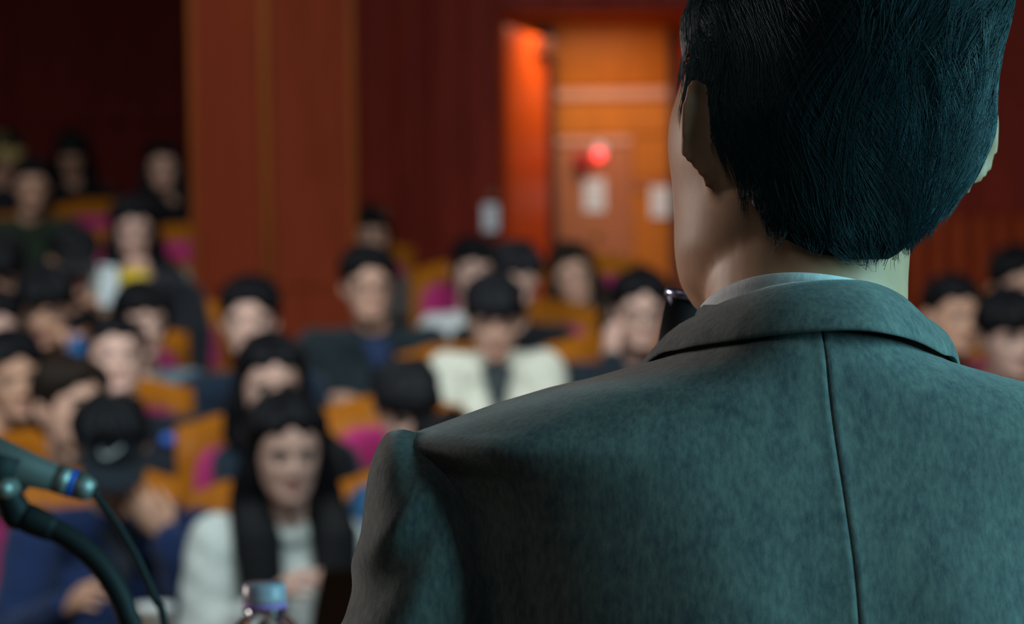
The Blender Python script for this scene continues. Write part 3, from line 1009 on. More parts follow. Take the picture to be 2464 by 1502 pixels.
# left sleeve: shoulder cap, abducted upper arm, forearm raised to the microphone
def ring_pts(c, hw, hdp, z_, n=40, e=2.1, tilt=0.0):
    a = np.linspace(0, 2 * PI, n, endpoint=False)
    x = np.sign(np.cos(a)) * np.abs(np.cos(a)) ** (2 / e) * hw
    y = np.sign(np.sin(a)) * np.abs(np.sin(a)) ** (2 / e) * hdp
    return np.stack([c[0] + x, c[1] + y, z_ + tilt * x + 0 * a], -1)
SZ = np.array([-.0640, -.067, -.072, -.0790, -.0900, -.101, -.1214, -.1326, -.146, -.1574, -.169, -.20, -.25, -.30])
SO = np.array([-.2270, -.2300, -.2335, -.2365, -.2390, -.2405, -.2425, -.2440, -.2470, -.2525, -.2570, -.273, -.300, -.328])
SI = np.array([-.2190, -.2120, -.2050, -.1985, -.1890, -.1825, -.1735, -.1690, -.1640, -.1600, -.1565, -.154, -.165, -.190])
SD = np.array([.009, .023, .0375, .048, .0555, .0590, .062, .063, .064, .0645, .065, .066, .066, .064])
sl = MB(); rws = []
zsl = np.linspace(-.0640, -.30, 80)
for z_ in zsl:
    xo, xi, dd = (np.interp(-z_, -SZ, q) for q in (SO, SI, SD))
    rws.append(ring_pts(((xo + xi) / 2, -.027 + .10 * max(0, -z_ - .14) * .4), (xi - xo) / 2, dd, z_, 40, 2.1, .10))
P = np.array(rws)
n0 = sl.n; sl.grid(P, close_u=True, flip=True)
sl.f.append([n0 + i for i in range(40)]); sl.m.append(0)
sl.f.append([sl.n - 40 + i for i in reversed(range(40))]); sl.m.append(0)
sl.tube([(-.262, .0, -.29), LEL, LEL + (LWR - LEL) * .5, LEL + (LWR - LEL) * .93], [.062, .056, .050, .040], n=24)
sme = remeshed(sl, .0035, 8, .5)
V, _f = mesh_arrays(sme)
# pulled fold running from the outer arm up towards the shoulder blade, with a slack hollow under it
x, y, z_ = V[:, 0], V[:, 1], V[:, 2]
ctr = np.stack([np.interp(-z_, -SZ, (SO + SI) / 2), np.full(len(V), -.02), z_], -1)
nr = V - ctr; nr /= np.linalg.norm(nr, axis=1, keepdims=True) + 1e-9
fd = (z_ + .128) - (x + .236) * 1.05          # distance across the fold line
amp = .0050 * np.exp(-(fd / .009) ** 2) - .0050 * np.exp(-((fd + .024) / .013) ** 2) + .004 * np.exp(-((fd + .055) / .015) ** 2)
amp *= .7 * sstep(.01, -.03, y) * sstep(-.19, -.215, x)
f2 = (z_ + .20) + (x + .24) * .9
amp += .004 * np.exp(-(f2 / .012) ** 2) * sstep(.01, -.03, y)
V = V + nr * amp[:, None]
set_co(sme, V)
sme.materials.append(M_TWILL)
o = link('sleeve', sme, jacket)
# right sleeve hangs
sl = MB()
sl.tube([(.195, .045, -.105), (.215, .045, -.20), REL, (REL + RWR) / 2, REL + (RWR - REL) * .95], [.060, .066, .060, .054, .044], n=24)
sme = remeshed(sl, .006, 6, .5); sme.materials.append(M_TWILL)
link('sleeve', sme, jacket)
# trousers and shoes
tb = MB()
tb.tube([(0, 0, -.50), (0, 0, -.60)], [.14, .15], n=20, squash=(1.15, .85), up=(0, 1, 0))
for s in (-1, 1):
    tb.tube([(s * .085, 0, -.58), (s * .10, .01, -.78), (s * .105, .0, -.95), (s * .105, -.01, -1.36)], [.105, .088, .075, .068], n=16, round_caps=False)
tme = remeshed(tb, .010, 5); tme.materials.append(cloth('charcoal_trousers', (.03, .032, .036)))
spk_part(link('trousers', tme))
def shoe_mesh(fy=1):
    b = MB()
    b.ellipsoid((0, .07 * fy, .035), (.045, .14, .034)); b.ellipsoid((0, -.03 * fy, .055), (.040, .055, .05))
    b.box((-.044, -.075, 0), (.044, .19, .022)) if fy > 0 else b.box((-.044, -.19, 0), (.044, .075, .022))
    return remeshed(b, .009, 3)
sme = shoe_mesh(1); sme.materials.append(mat('black_leather', (.012, .012, .013), .3))
for s in (-1, 1):
    o = link('shoe', sme, SPK); o.location = (s * .105, -.02, .002)

# ------------------------------------------------------------------ things near the speaker
M_BLACKMETAL = mat('black_enamel', (.012, .012, .014), .35, spec=.5)
M_BLACKRUBBER = mat('black_rubber', (.014, .015, .017), .6, spec=.25)
M_MICBODY = mat('mic_grey_brown', (.11, .095, .092), .6, spec=.4)
M_BLUE = mat('blue_band', (.02, .10, .55), .4)
M_SILVER = mat('silver_plug', (.34, .34, .33), .5, metal=.7)
M_MESH = mat('mic_grille', (.08, .08, .085), .4, metal=.8, bump=.8, scale=500)

# microphone in the speaker's hand
mroot = empty('microphone', (0, 0, 0))
mroot.matrix_world = Matrix.Translation(N0) @ Matrix((C_R, C_F, C_U)).transposed().to_4x4()
tag(mroot, 'black handheld microphone at the speaker\'s chin, left of his collar', 'microphone')
ma, mb_ = np.array([-.046, .170, .008]), np.array([-.080, .176, -.160])
ax = (mb_ - ma) / np.linalg.norm(mb_ - ma)
b = MB(); b.tube([ma, ma + ax * .05, mb_], [.0170, .0160, .0125], n=24, round_caps=False); b.build('body', M_BLACKMETAL, mroot)
b = MB(); b.tube([ma - ax * .005, ma + ax * .001], [.0182, .0182], n=24, round_caps=False); b.build('ring', mat('mic_ring', (.5, .52, .75), .25, metal=.9), mroot)
b = MB(); b.ellipsoid(ma - ax * .020 + np.array([.008, 0, 0]), (.0185, .0185, .020)); b.build('grille', M_MESH, mroot)

# lectern below the frame carries the microphone stand and the bottle
ZT = 1.03
lec = empty('lectern', (-.56, 2.0, 0)); tag(lec, 'wooden lectern standing just below the frame, carrying microphone and bottle', 'lectern')
MLW = wood('lectern_wood', (.28, .12, .05), .2, .4)
b = MB(); b.box((-.36, -.27, ZT - .03), (.36, .27, ZT)); b.build('top', MLW, lec, smooth=False)
b = MB(); b.box((-.30, -.20, .06), (.30, .22, ZT - .03)); b.build('body', MLW, lec, smooth=False)
b = MB(); b.box((-.34, -.25, 0), (.34, .25, .06)); b.build('plinth', MLW, lec, smooth=False)
b = MB(); b.box((-.26, -.212, .14), (.26, -.20, ZT - .12)); b.build('front_panel', wood('lectern_panel', (.34, .15, .06), .2, .4), lec, smooth=False)

DM = 1.9
def fm(px, py, D=DM): return np.array(at(px, py, D))
stand = empty('microphone_stand', at(318, 1530, DM)); stand.location.z = ZT + .001
tag(stand, 'black gooseneck microphone stand curving up at the lower left', 'stand')
off = np.array(stand.location)
gpts = smooth_curve([np.array([at(322, 1600, DM).x, DM, ZT + .012]), fm(320, 1560), fm(305, 1480), fm(272, 1405), fm(222, 1340), fm(150, 1285), fm(70, 1248), fm(20, 1228)], 40)
b = MB(); b.tube(gpts - off, [.0092] * 40, n=16); b.build('gooseneck', M_BLACKRUBBER, stand)
g = smooth_curve([fm(60, 1244), fm(95, 1259), fm(130, 1275)], 8)
b = MB(); b.tube(g - off, [.0115, .012, .012, .0118, .0115, .011, .0105, .010], n=16, round_caps=False); b.build('sleeve', M_BLACKRUBBER, stand)
b = MB(); b.tube([fm(40, 1236) - off, fm(18, 1195) - off, fm(8, 1140) - off], [.013, .012, .012], n=14)
b.tube([fm(-60, 1110) - off, fm(40, 1150) - off], [.0215, .0205], n=20, round_caps=False); b.build('clip', M_BLACKRUBBER, stand)
b = MB(); b.tube([fm(30, 1170) - off + np.array([0, -.03, 0]), fm(30, 1170) - off + np.array([0, .03, 0])], [.008, .008], n=12); b.build('pivot_screw', M_SILVER, stand)
b = MB(); b.lathe([(0, 0), (.055, 0), (.055, .008), (.03, .014), (.012, .016), (0, .016)], c=(gpts[0] - off) * np.array([1, 1, 0])); b.build('base', M_BLACKMETAL, stand)

m0, m1, m2 = fm(-230, 1010), fm(0, 1108), fm(138, 1153)
mic = empty('microphone', at(0, 1108, DM)); tag(mic, 'grey-brown microphone clipped to the gooseneck stand, with a blue-banded plug', 'microphone')
off = np.array(mic.location)
b = MB(); b.tube([m0 - off, m1 - off, m2 - off], [.0195, .0165, .0105], n=24, round_caps=False); b.build('body', M_MICBODY, mic)
dm = (m2 - m1) / np.linalg.norm(m2 - m1)
b = MB(); b.tube([m2 - off - dm * .001, m2 - off + dm * .010], [.0112, .0112], n=20, round_caps=False); b.build('plug_collar', M_SILVER, mic)
b = MB(); b.tube([m2 - off + dm * .0095, m2 - off + dm * .0145], [.0110, .0110], n=20, round_caps=False); b.build('plug_band', M_BLUE, mic)
b = MB(); b.tube([m2 - off + dm * .014, m2 - off + dm * .024, m2 - off + dm * .030], [.0108, .0100, .007], n=20, round_caps=False); b.build('plug', M_SILVER, mic)
e = m2 + dm * .029
cp = smooth_curve([e, fm(240, 1205), fm(290, 1275), fm(335, 1355), fm(372, 1440), fm(398, 1520), np.array([at(420, 1600, DM).x, DM + .02, ZT + .022]), np.array([at(480, 1600, DM).x, DM + .12, ZT + .006])], 44)
b = MB(); b.tube(cp - off, [.0042] * 4 + [.0033] * 40, n=10); b.build('cable', M_BLACKRUBBER, mic)
b = MB(); b.ellipsoid(m0 - off - dm * .03, (.026, .026, .026)); b.build('grille', M_MESH, mic)

# water bottle
DB = 1.95
bt = empty('water_bottle', at(637, 1435, DB)); bt.location.z = ZT
tag(bt, 'clear plastic water bottle with a lilac cap at the lower edge', 'bottle')
ztop = at(637, 1402, DB).z - ZT
M_PET = mat('clear_plastic', (.93, .96, .97), .06, trans=1.0, ior=1.38)
M_CAP = mat('lilac_cap', (.80, .72, .88), .25, trans=.55, ior=1.4)
M_WATER = mat('water', (.95, .98, 1.0), .02, trans=1.0, ior=1.33)
zz0 = ztop - .0255
b = MB()
b.lathe([(.0, .001), (.030, .001), (.033, .006), (.033, .06), (.031, .075), (.033, .09), (.033, zz0 - .036), (.0315, zz0 - .024), (.0265, zz0 - .010), (.0190, zz0 - .002), (.0150, zz0), (.0150, zz0 + .0015), (.0185, zz0 + .002), (.0185, zz0 + .004), (.0140, zz0 + .0045), (.0140, zz0 + .022),
         (.0130, zz0 + .022), (.0130, zz0 - .001), (.0180, zz0 - .004), (.0255, zz0 - .012), (.0303, zz0 - .026), (.0318, zz0 - .038), (.0318, .008), (.0, .003)], 32)
b.build('bottle_body', M_PET, bt)
b = MB(); b.lathe([(0, .004), (.031, .009), (.0312, zz0 - .06), (0, zz0 - .06)], 32); b.build('water', M_WATER, bt)
b = MB(); b.lathe([(.0155, zz0 + .0095), (.0172, zz0 + .0095), (.0174, zz0 + .012), (.0172, zz0 + .0238), (.0155, zz0 + .0252), (0, zz0 + .0255)], 36); b.build('cap', M_CAP, bt)
b = MB(); b.lathe([(.0150, zz0 + .0052), (.0178, zz0 + .0052), (.0178, zz0 + .0090), (.0150, zz0 + .0090), (.0150, zz0 + .0052)], 36); b.build('cap_ring', mat('violet_ring', (.42, .20, .55), .35), bt)

# ------------------------------------------------------------------ front desk, laptop, cup
DKZ = .70
dk = empty('front_desk', (-.45, 5.06, floor_z(5.06))); tag(dk, 'long wooden desk below the frame in front of the first row', 'desk')
h = DKZ - floor_z(5.06)
b = MB(); b.box((-1.3, -.26, h - .028), (1.3, .17, h)); b.build('desk_top', M_SEATWOOD, dk, smooth=False)
b = MB(); b.box((-1.24, -.20, .12), (1.24, -.18, h - .028)); b.build('front_panel', M_SEATWOOD, dk, smooth=False)
for x in (-1.2, 0, 1.2):
    b = MB(); b.box((x - .02, -.18, 0), (x + .02, .14, h - .028)); b.build('leg', M_SEATMETAL, dk, smooth=False)

yl = math.radians(35)
tl = at(775, 1346, 5.0)
LWD, LHT, LEAN = .325, .222, math.radians(22)
lt = empty('laptop', (0, 0, 0), yl)
tag(lt, 'black laptop with raised lid on the front desk before the person in white', 'laptop')
Rl = Rz(yl)
loc = np.array(tl) - Rl @ np.array([-LWD / 2, -math.sin(LEAN) * LHT, math.cos(LEAN) * LHT])
lt.location = (loc[0], loc[1], DKZ + .006)
M_LAP = mat('laptop_black', (.006, .006, .008), .45, spec=.3)
b = MB(); b.box((-LWD / 2, 0, -.004), (LWD / 2, .225, .010)); b.build('base', M_LAP, lt, smooth=False)
b = MB(); b.box((-LWD / 2, -.004, 0), (LWD / 2, .004, LHT)); o = b.build('lid', M_LAP, lt, smooth=False); o.location = (0, 0, .010); o.rotation_euler = (LEAN, 0, 0)
b2 = MB(); b2.box((-LWD / 2 + .01, .0041, .012), (LWD / 2 - .01, .0046, LHT - .01))
s = b2.build('screen', mat('laptop_screen', (.1, .12, .15), .2, emit=(.6, .75, 1), estr=.25), o, smooth=False)
b = MB(); b.box((-.13, .03, .0102), (.13, .12, .0122)); b.build('keyboard', mat('laptop_keys', (.02, .02, .022), .6), lt, smooth=False)

# ------------------------------------------------------------------ the audience
M_LIP = mat('lips', (.46, .16, .15), .5)
M_EYE = mat('eye_dark', (.02, .015, .012), .2)
M_EYEW = mat('eye_white', (.42, .38, .35), .4)
M_BROW = mat('brow_dark', (.03, .022, .018), .8)
M_HAIRA = [mat('hair_black', (.007, .007, .009), .5, spec=.12, bump=.5, scale=90, stretch=(2, 2, .3), noise=.3),
           mat('hair_softblack', (.012, .012, .015), .55, spec=.12, bump=.5, scale=90, stretch=(2, 2, .3), noise=.3),
           mat('hair_darkbrown', (.020, .013, .010), .55, spec=.12, bump=.5, scale=90, stretch=(2, 2, .3), noise=.3)]

def ik(a, c, l1, l2, hint):
    a, c, hint = np.array(a, float), np.array(c, float), np.array(hint, float)
    d = c - a; L = np.linalg.norm(d)
    Lm = min(L, (l1 + l2) * .995)
    d = d / L; c = a + d * Lm
    t = (l1 * l1 - l2 * l2 + Lm * Lm) / (2 * Lm)
    h = math.sqrt(max(l1 * l1 - t * t, 0))
    pv = hint - d * np.dot(hint, d); pv /= np.linalg.norm(pv) + 1e-9
    return a + d * t + pv * h, c

def mouth_eyes(mb, R, c, s):
    """eyes, brows and lips as small shapes set into the face (material slots 1..4)"""
    def T(p): return (np.array(p) * s) @ R.T + c
    for sx in (-1, 1):
        mb.ellipsoid(T((sx * .032, -.0755, -.004)), (.0125 * s, .010 * s, .0075 * s), R, 10, 6, mi=2)
        mb.ellipsoid(T((sx * .032, -.0815, -.004)), (.0055 * s, .005 * s, .0058 * s), R, 8, 6, mi=3)
        mb.tube([T((sx * .014, -.0925, .0135)), T((sx * .030, -.0905, .0185)), T((sx * .050, -.077, .014))], [.003 * s, .0035 * s, .002 * s], n=6, mi=4)
        mb.tube([T((sx * .018, -.0815, .0015)), T((sx * .032, -.0845, .0040)), T((sx * .046, -.075, .000))], [.0016 * s, .002 * s, .0014 * s], n=6, mi=3)
    mb.tube([T((-.024, -.083, -.0712)), T((-.011, -.0935, -.0675)), T((0, -.0955, -.0688)), T((.011, -.0935, -.0675)), T((.024, -.083, -.0712))],
            [.0015 * s, .0036 * s, .0036 * s, .0036 * s, .0015 * s], n=8, mi=1)
    mb.tube([T((-.022, -.083, -.0725)), T((0, -.0945, -.0775)), T((.022, -.083, -.0725))], [.0015 * s, .0048 * s, .0015 * s], n=8, mi=1)

HLA = np.radians([0, 25, 45, 62, 78, 90, 100, 112, 130, 155, 180])
HAIR = {   # hairline heights for the angles above, thickness top / side
    'short':  ([.058, .056, .050, .034, .004, .010, .018, -.020, -.055, -.078, -.082], .020, .009),
    'parted': ([.066, .046, .036, .022, -.012, .002, .012, -.025, -.058, -.080, -.084], .026, .014),
    'fringe': ([.022, .022, .022, .018, -.012, .000, .010, -.030, -.060, -.082, -.086], .024, .013),
    'bob':    ([.040, .040, .036, .020, -.040, -.060, -.070, -.080, -.090, -.095, -.098], .022, .018),
    'long':   ([.062, .056, .046, .026, -.040, -.070, -.085, -.095, -.100, -.105, -.108], .020, .016),
}
def hair_cap(style, s, R, c, seed):
    tab, tt, ts = HAIR[style]
    rs = np.random.default_rng(seed)
    nz_, np_ = 34, 64
    z = -.112 + .23 * np.linspace(0, 1, nz_) ** .9
    z[-1] = .118
    p = np.linspace(0, 2 * PI, np_, endpoint=False)
    Z, Pp = np.meshgrid(z, p, indexing='ij')
    a = np.abs((Pp + PI) % (2 * PI) - PI)
    hl = np.interp(a, HLA, tab) + .006 * np.sin(Pp * 9 + rs.uniform(0, 6)) * sstep(1.3, .4, a)
    Ze = np.maximum(Z, hl - .003)
    th = (ts + (tt - ts) * sstep(.0, .09, Ze)) * sstep(-.004, .016, Ze - hl)
    lump = .005 * np.sin(Pp * 3 + rs.uniform(0, 6) + 18 * Ze) + .004 * np.sin(Pp * 5 - 31 * Ze + rs.uniform(0, 6)) + .003 * np.sin(Pp * 11 + 55 * Ze + rs.uniform(0, 6))
    th = th + (lump + .003) * sstep(.0, .035, Ze - hl) + (.0022 * np.sin(Pp * 17 + 30 * Ze + rs.uniform(0, 6)) + .0016 * np.sin(Pp * 29 - 22 * Ze)) * sstep(0, .02, Ze - hl) - .003
    pt = head_surf(Pp, Ze)
    nrm = pt - np.stack([0 * Pp, .004 + 0 * Pp, np.clip(Ze, -.03, .03)], -1)
    nrm /= np.linalg.norm(nrm, axis=-1, keepdims=True)
    P = (pt + nrm * th[..., None]) * s
    b = MB()
    b.grid(P @ R.T + c, close_u=True)
    b.f.append([b.n - np_ + i for i in range(np_)]); b.m.append(0)
    # a soft closing inner layer
    P2 = (head_surf(Pp, Ze) - nrm * .010) * s
    n0 = b.n
    b.grid(P2 @ R.T + c, close_u=True, flip=True)
    for i in range(np_):
        b.f.append([i, n0 + i, n0 + (i + 1) % np_, (i + 1) % np_]); b.m.append(0)
    return b

def person(px, py, label, yaw=0, pitch=5, roll=0, face_yaw=None, dz=0.0, back=0.0, hair='short', hc=0, skin=0, top=(.02, .02, .025),
           wrists=None, curl=.5, hl=.30, hats=None, glasses=False, collar=None, seat=True, seat_label=None, inner=None,
           sleeves=1.0, size=1.0, seat_dx=0.0, palm=None, topname='sweater', broad=1.0, D=None, seat_yaw=None, puff=0.0, hood=None, seed=None, neck=.182, bdx=0.0, hdir=None):
    """a seated person whose eye line shows at the pixel; the ramp decides the distance"""
    ROOT_D = D if D else (1.199 + dz) / (.155 + (py - 751) / FPX)
    E = np.array(at(px, py, ROOT_D))
    seed = seed if seed is not None else int(px * 7 + py)
    rs = np.random.default_rng(seed)
    y0 = E[1] + .10 + back                               # seat line
    fz = floor_z(y0)
    by = math.radians(yaw)
    hy = math.radians(face_yaw if face_yaw is not None else yaw * .5)
    root = empty('person', (E[0] + bdx, y0, fz), by)
    tag(root, label, 'person', 'seated audience')
    Rb = Rz(by)
    # into local frame
    H = Rb.T @ (E - np.array([E[0] + bdx, y0, fz]))
    s = size
    RH_ = Rb.T @ Rz(hy) @ Rx(math.radians(pitch)) @ Ry(math.radians(roll))
    up = RH_ @ np.array([0, 0, 1]); fwd = RH_ @ np.array([0, -1, 0])
    neck_top = H - up * .075 * s - fwd * .018 * s
    N = H * np.array([.55, 1, 1]) - np.array([0, 0, neck]) * s - fwd * np.array([.02, .02, 0]) + np.array([0, .025 + .05 * max(0, math.sin(math.radians(pitch))), 0])
    pel = np.array([0, -.025, .575])
    tilt = N - pel
    chest = pel + tilt * .62 + np.array([0, .015, 0])
    belly = pel + tilt * .30 + np.array([0, .015, 0])
    SH = {q: N + np.array([q * .166 * broad * s, .012, -.040 * s]) for q in (-1, 1)}
    if wrists is None:
        wrists = {-1: (-.10, -.30, .62), 1: (.10, -.31, .61)}
    EL, WR = {}, {}
    for q in (-1, 1):
        wq = wrists[q]
        wq = H + np.array(wq[1:], float) if wq[0] == 'H' else np.array(wq, float)
        EL[q], WR[q] = ik(SH[q], wq, .285 * s, .255 * s, (q * .42, .30, -.80))
    # skin: head, neck, trunk, arms, legs in one surface
    b = MB()
    b.tube([N + np.array([0, .012, -.05]), N + np.array([0, .004, .02]), neck_top, H - up * .02 * s], [.064 * s, .056 * s, .053 * s, .05 * s], n=16)
    b.tube([pel + np.array([0, 0, .03]), belly, chest, N + np.array([0, .01, -.09])], [.125, .115, .125, .08], n=16, squash=(1.15, .72), up=(0, 1, 0))
    for q in (-1, 1):
        b.tube([SH[q], (SH[q] + EL[q]) / 2, EL[q]], [.046 * s, .042 * s, .035 * s], n=12)
        b.tube([EL[q], EL[q] * .6 + WR[q] * .4, WR[q]], [.037 * s, .036 * s, .025 * s], n=12)
        kn = np.array([q * .105, -.315, .545]); an = np.array([q * .105, -.265, .09])
        b.tube([pel + np.array([q * .085, 0, -.02]), (pel + kn) / 2 + np.array([q * .04, 0, 0]), kn], [.075, .068, .055], n=12)
        b.tube([kn, (kn + an) / 2, an], [.054, .050, .036], n=12)
    me = remeshed(b, .013, 4)
    V, F = mesh_arrays(me); bpy.data.meshes.remove(me)
    b = MB(); b.add(V, F)
    G, _, _ = head_grid(40, 56)
    n0 = b.n
    b.grid((G * s) @ RH_.T + H, close_u=True)
    b.f.append([n0 + i for i in reversed(range(56))]); b.m.append(0)
    b.f.append([b.n - 56 + i for i in range(56)]); b.m.append(0)
    for q in (-1, 1):
        b.grid((ear_grid(q, 1.0, .5, 20, .95) * s) @ RH_.T + H, close_u=True)
    mouth_eyes(b, RH_, H, s)
    for q in (-1, 1):
        d = WR[q] - EL[q]; d = d / np.linalg.norm(d)
        pn = (palm or {}).get(q, np.array([-q * .6, .3, -.6]))
        hand_into(b, WR[q], (hdir or {}).get(q, d + np.array([0, 0, (palm or {}).get('up', 0)])), pn, -q, curl=curl, scale=.95 * s)
    b.build('body', [SKIN[skin], M_LIP, M_EYEW, M_EYE, M_BROW], root)
    # hair
    HM = M_HAIRA[hc] if isinstance(hc, int) else hc
    if hair:
        hb_ = hair_cap(hair, s, RH_, H, seed)
        if hair == 'long':
            me = None
            lock = MB()
            T = lambda p: (np.array(p) * s) @ RH_.T + H
            for q in (-1, 1):
                p0, p1, p2 = T((q * .070, -.012, .035)), T((q * .088, -.010, -.06)), T((q * .090, .000, -.12))
                e1 = np.array([SH[q][0] * .56, SH[q][1] - .080, N[2] - .02])
                e2 = np.array([SH[q][0] * .52, SH[q][1] - .125, N[2] - hl * .45])
                e3 = np.array([SH[q][0] * .34, SH[q][1] - .135, N[2] - hl * .85])
                lock.tube([p0, p1, p2, e1, e2, e3], [.026, .042, .050, .060, .054, .012], n=14, squash=(1, .52), up=(0, 1, 0.2))
                lock.tube([T((q * .055, .055, .0)), T((q * .065, .060, -.10)), N + np.array([q * .075, .07, -.10])], [.04, .045, .04], n=12)
            lock.tube([T((0, .085, .02)), T((0, .085, -.10)), N + np.array([0, .10, -.14])], [.04, .055, .05], n=12, squash=(1.4, .7), up=(0, 1, 0))
            me = remeshed(lock, .011, 3)
            V, F = mesh_arrays(me); bpy.data.meshes.remove(me)
            V = V + (.0025 * np.sin(V[:, :1] * 240 + V[:, 2:] * 14)) * np.array([[0, 1, 0]])
            hb_.add(V, F)
        hb_.build('hair', HM, root)
    if hats:
        hats(root, RH_, H, s)
    # upper garment
    TM = cloth('cloth_%02x%02x%02x' % tuple(int(255 * c ** .4545) for c in top), top)
    g = MB(); pf = puff
    g.tube([pel + np.array([0, 0, .045]), belly, chest, N + np.array([0, .012, -.075])], [.150 + pf, .138 + pf, .146 + pf, .098], n=20, squash=(1.18, .78), up=(0, 1, 0))
    g.tube([SH[-1] * 1.0, N + np.array([0, .010, -.035]), SH[1]], [.060 + pf * .6, .072, .060 + pf * .6], n=14)
    for q in (-1, 1):
        g.tube([SH[q], (SH[q] + EL[q]) / 2, EL[q]], [.066 * s + pf, .060 * s + pf, .054 * s + pf], n=14)
        wq = EL[q] + (WR[q] - EL[q]) * (.96 * sleeves)
        if sleeves > .2:
            g.tube([EL[q], (EL[q] + wq) / 2, wq], [.054 * s + pf, .050 * s + pf * .8, .041 * s + pf * .4], n=14)
    if hood is not None:
        g.tube([N + np.array([-.08, -.05, .0]), N + np.array([-.075, .05, .03]), N + np.array([0, .085, .035]), N + np.array([.075, .05, .03]), N + np.array([.08, -.05, .0])], [.03, .042, .05, .042, .03], n=12)
    me = remeshed(g, .014, 4)
    V, F = mesh_arrays(me)
    k1, k2 = rs.uniform(0, 6, 2)
    w_ = .0035 * np.sin(V[:, 0] * 38 + V[:, 2] * 46 + k1) * np.sin(V[:, 2] * 33 - V[:, 1] * 30 + k2)
    V = V + np.stack([w_, w_, 0 * w_], -1)
    set_co(me, V); me.materials.append(TM)
    gar = link(topname, me, root)
    # neckline
    b = MB()
    NC = N + np.array([0, .006, -.006])
    aa = np.linspace(0, 2 * PI, 24, endpoint=False)
    pts = [NC + np.array([.067 * math.sin(t), -.064 * math.cos(t) - (.006 if math.cos(t) > 0 else 0), -.012 * math.cos(t)]) for t in aa]
    pts = np.array(pts)
    P = np.array([[p + (p - NC) / .066 * r_ + np.array([0, 0, z_]) for p in pts] for r_, z_ in ((-.006, -.03), (.004, -.02), (.005, .002), (.001, .008), (-.004, .004), (-.006, -.03))])
    b.grid(P, close_u=True)
    CM = TM if collar is None else cloth('cloth_%02x%02x%02x' % tuple(int(255 * c ** .4545) for c in collar), collar)
    b.build('collar', CM, gar)
    if inner is not None:
        IM = cloth('cloth_%02x%02x%02x' % tuple(int(255 * c ** .4545) for c in inner), inner)
        b = MB()
        gz = np.linspace(0, 1, 10); gx = np.linspace(-1, 1, 7)
        X, Zt = np.meshgrid(gx, gz)
        wv = .050 - .040 * Zt
        cen = N[None, None, :] * (1 - Zt[..., None]) + chest[None, None, :] * Zt[..., None]
        P = cen + np.stack([X * wv, -(.066 + .062 * np.sin(np.minimum(Zt * 1.9, PI / 2))) + .010 * X ** 2 - pf, -.012 + 0 * X], -1)
        b.grid(P); b.grid(P + np.array([0, .012, 0]), flip=True)
        b.build('inner_shirt', IM, gar)
    # trousers and shoes
    g = MB()
    g.tube([pel + np.array([-.055, 0, .02]), pel + np.array([.055, 0, .02])], [.114, .114], n=14)
    for q in (-1, 1):
        kn = np.array([q * .105, -.315, .545]); an = np.array([q * .105, -.265, .11])
        g.tube([pel + np.array([q * .085, 0, -.01]), (pel + kn) / 2 + np.array([q * .04, 0, .005]), kn], [.090, .080, .062], n=12)
        g.tube([kn, (kn + an) / 2, an], [.060, .056, .050], n=12, round_caps=False)
    me = remeshed(g, .016, 4); me.materials.append(cloth('dark_trousers', (.022, .024, .030)))
    link('trousers', me, root)
    for q in (-1, 1):
        o = link('shoe', PSHOE, root); o.location = (q * .105, -.23, -.035)
    if glasses:
        b = MB()
        T = lambda p: (np.array(p) * s) @ RH_.T + H
        for q in (-1, 1):
            pts = [T((q * .033 + .021 * math.cos(t), -.100 + .10 * (abs(q * .033 + .021 * math.cos(t)) - .033) * .35, -.006 + .016 * math.sin(t))) for t in np.linspace(0, 2 * PI, 15)]
            b.tube(pts, .0017, n=6, cap=False)
            b.tube([T((q * .054, -.097, -.002)), T((q * .074, -.06, .0)), T((q * .079, .01, .0))], .0016, n=6)
        b.tube([T((-.012, -.1015, -.002)), T((.012, -.1015, -.002))], .0017, n=6)
        b.build('glasses', M_EYE, root)
    if seat:
        sy = math.radians(seat_yaw if seat_yaw is not None else yaw)
        q = np.array([E[0] + bdx + seat_dx, y0 - .012])
        if seat == 'chair':
            place_chair(q[0], q[1], sy, seat_label)
        else:
            place_seat(q[0], q[1], sy, False, seat_label or 'occupied seat under the ' + label.split(',')[0])
    return root, H, N, RH_, WR, EL, SH

PSHOE = shoe_mesh(-1); PSHOE.materials.append(mat('dark_shoe', (.02, .02, .022), .5))

def place_chair(x, y, yaw, label):
    r = empty('chair', (x, y, floor_z(y)), yaw)
    tag(r, label, 'chair')
    m = mat('chair_black_plastic', (.018, .018, .02), .5)
    b = MB(); b.box((-.20, -.175, .425), (.20, .17, .445)); b.build('seat', m, r, smooth=False)
    seat_shell(.36, .52, .78, .185, .215, .014).build('backrest', m, r)
    for sx in (-1, 1):
        for yy in (-.20, .17):
            b = MB(); b.tube([(sx * .19, yy, -.03), (sx * .18, yy * .9, .43)], .011, n=8); b.build('leg', M_SEATMETAL, r)
        b = MB(); b.tube([(sx * .15, .15, .43), (sx * .15, .205, .76)], .010, n=8); b.build('back_post', M_SEATMETAL, r)

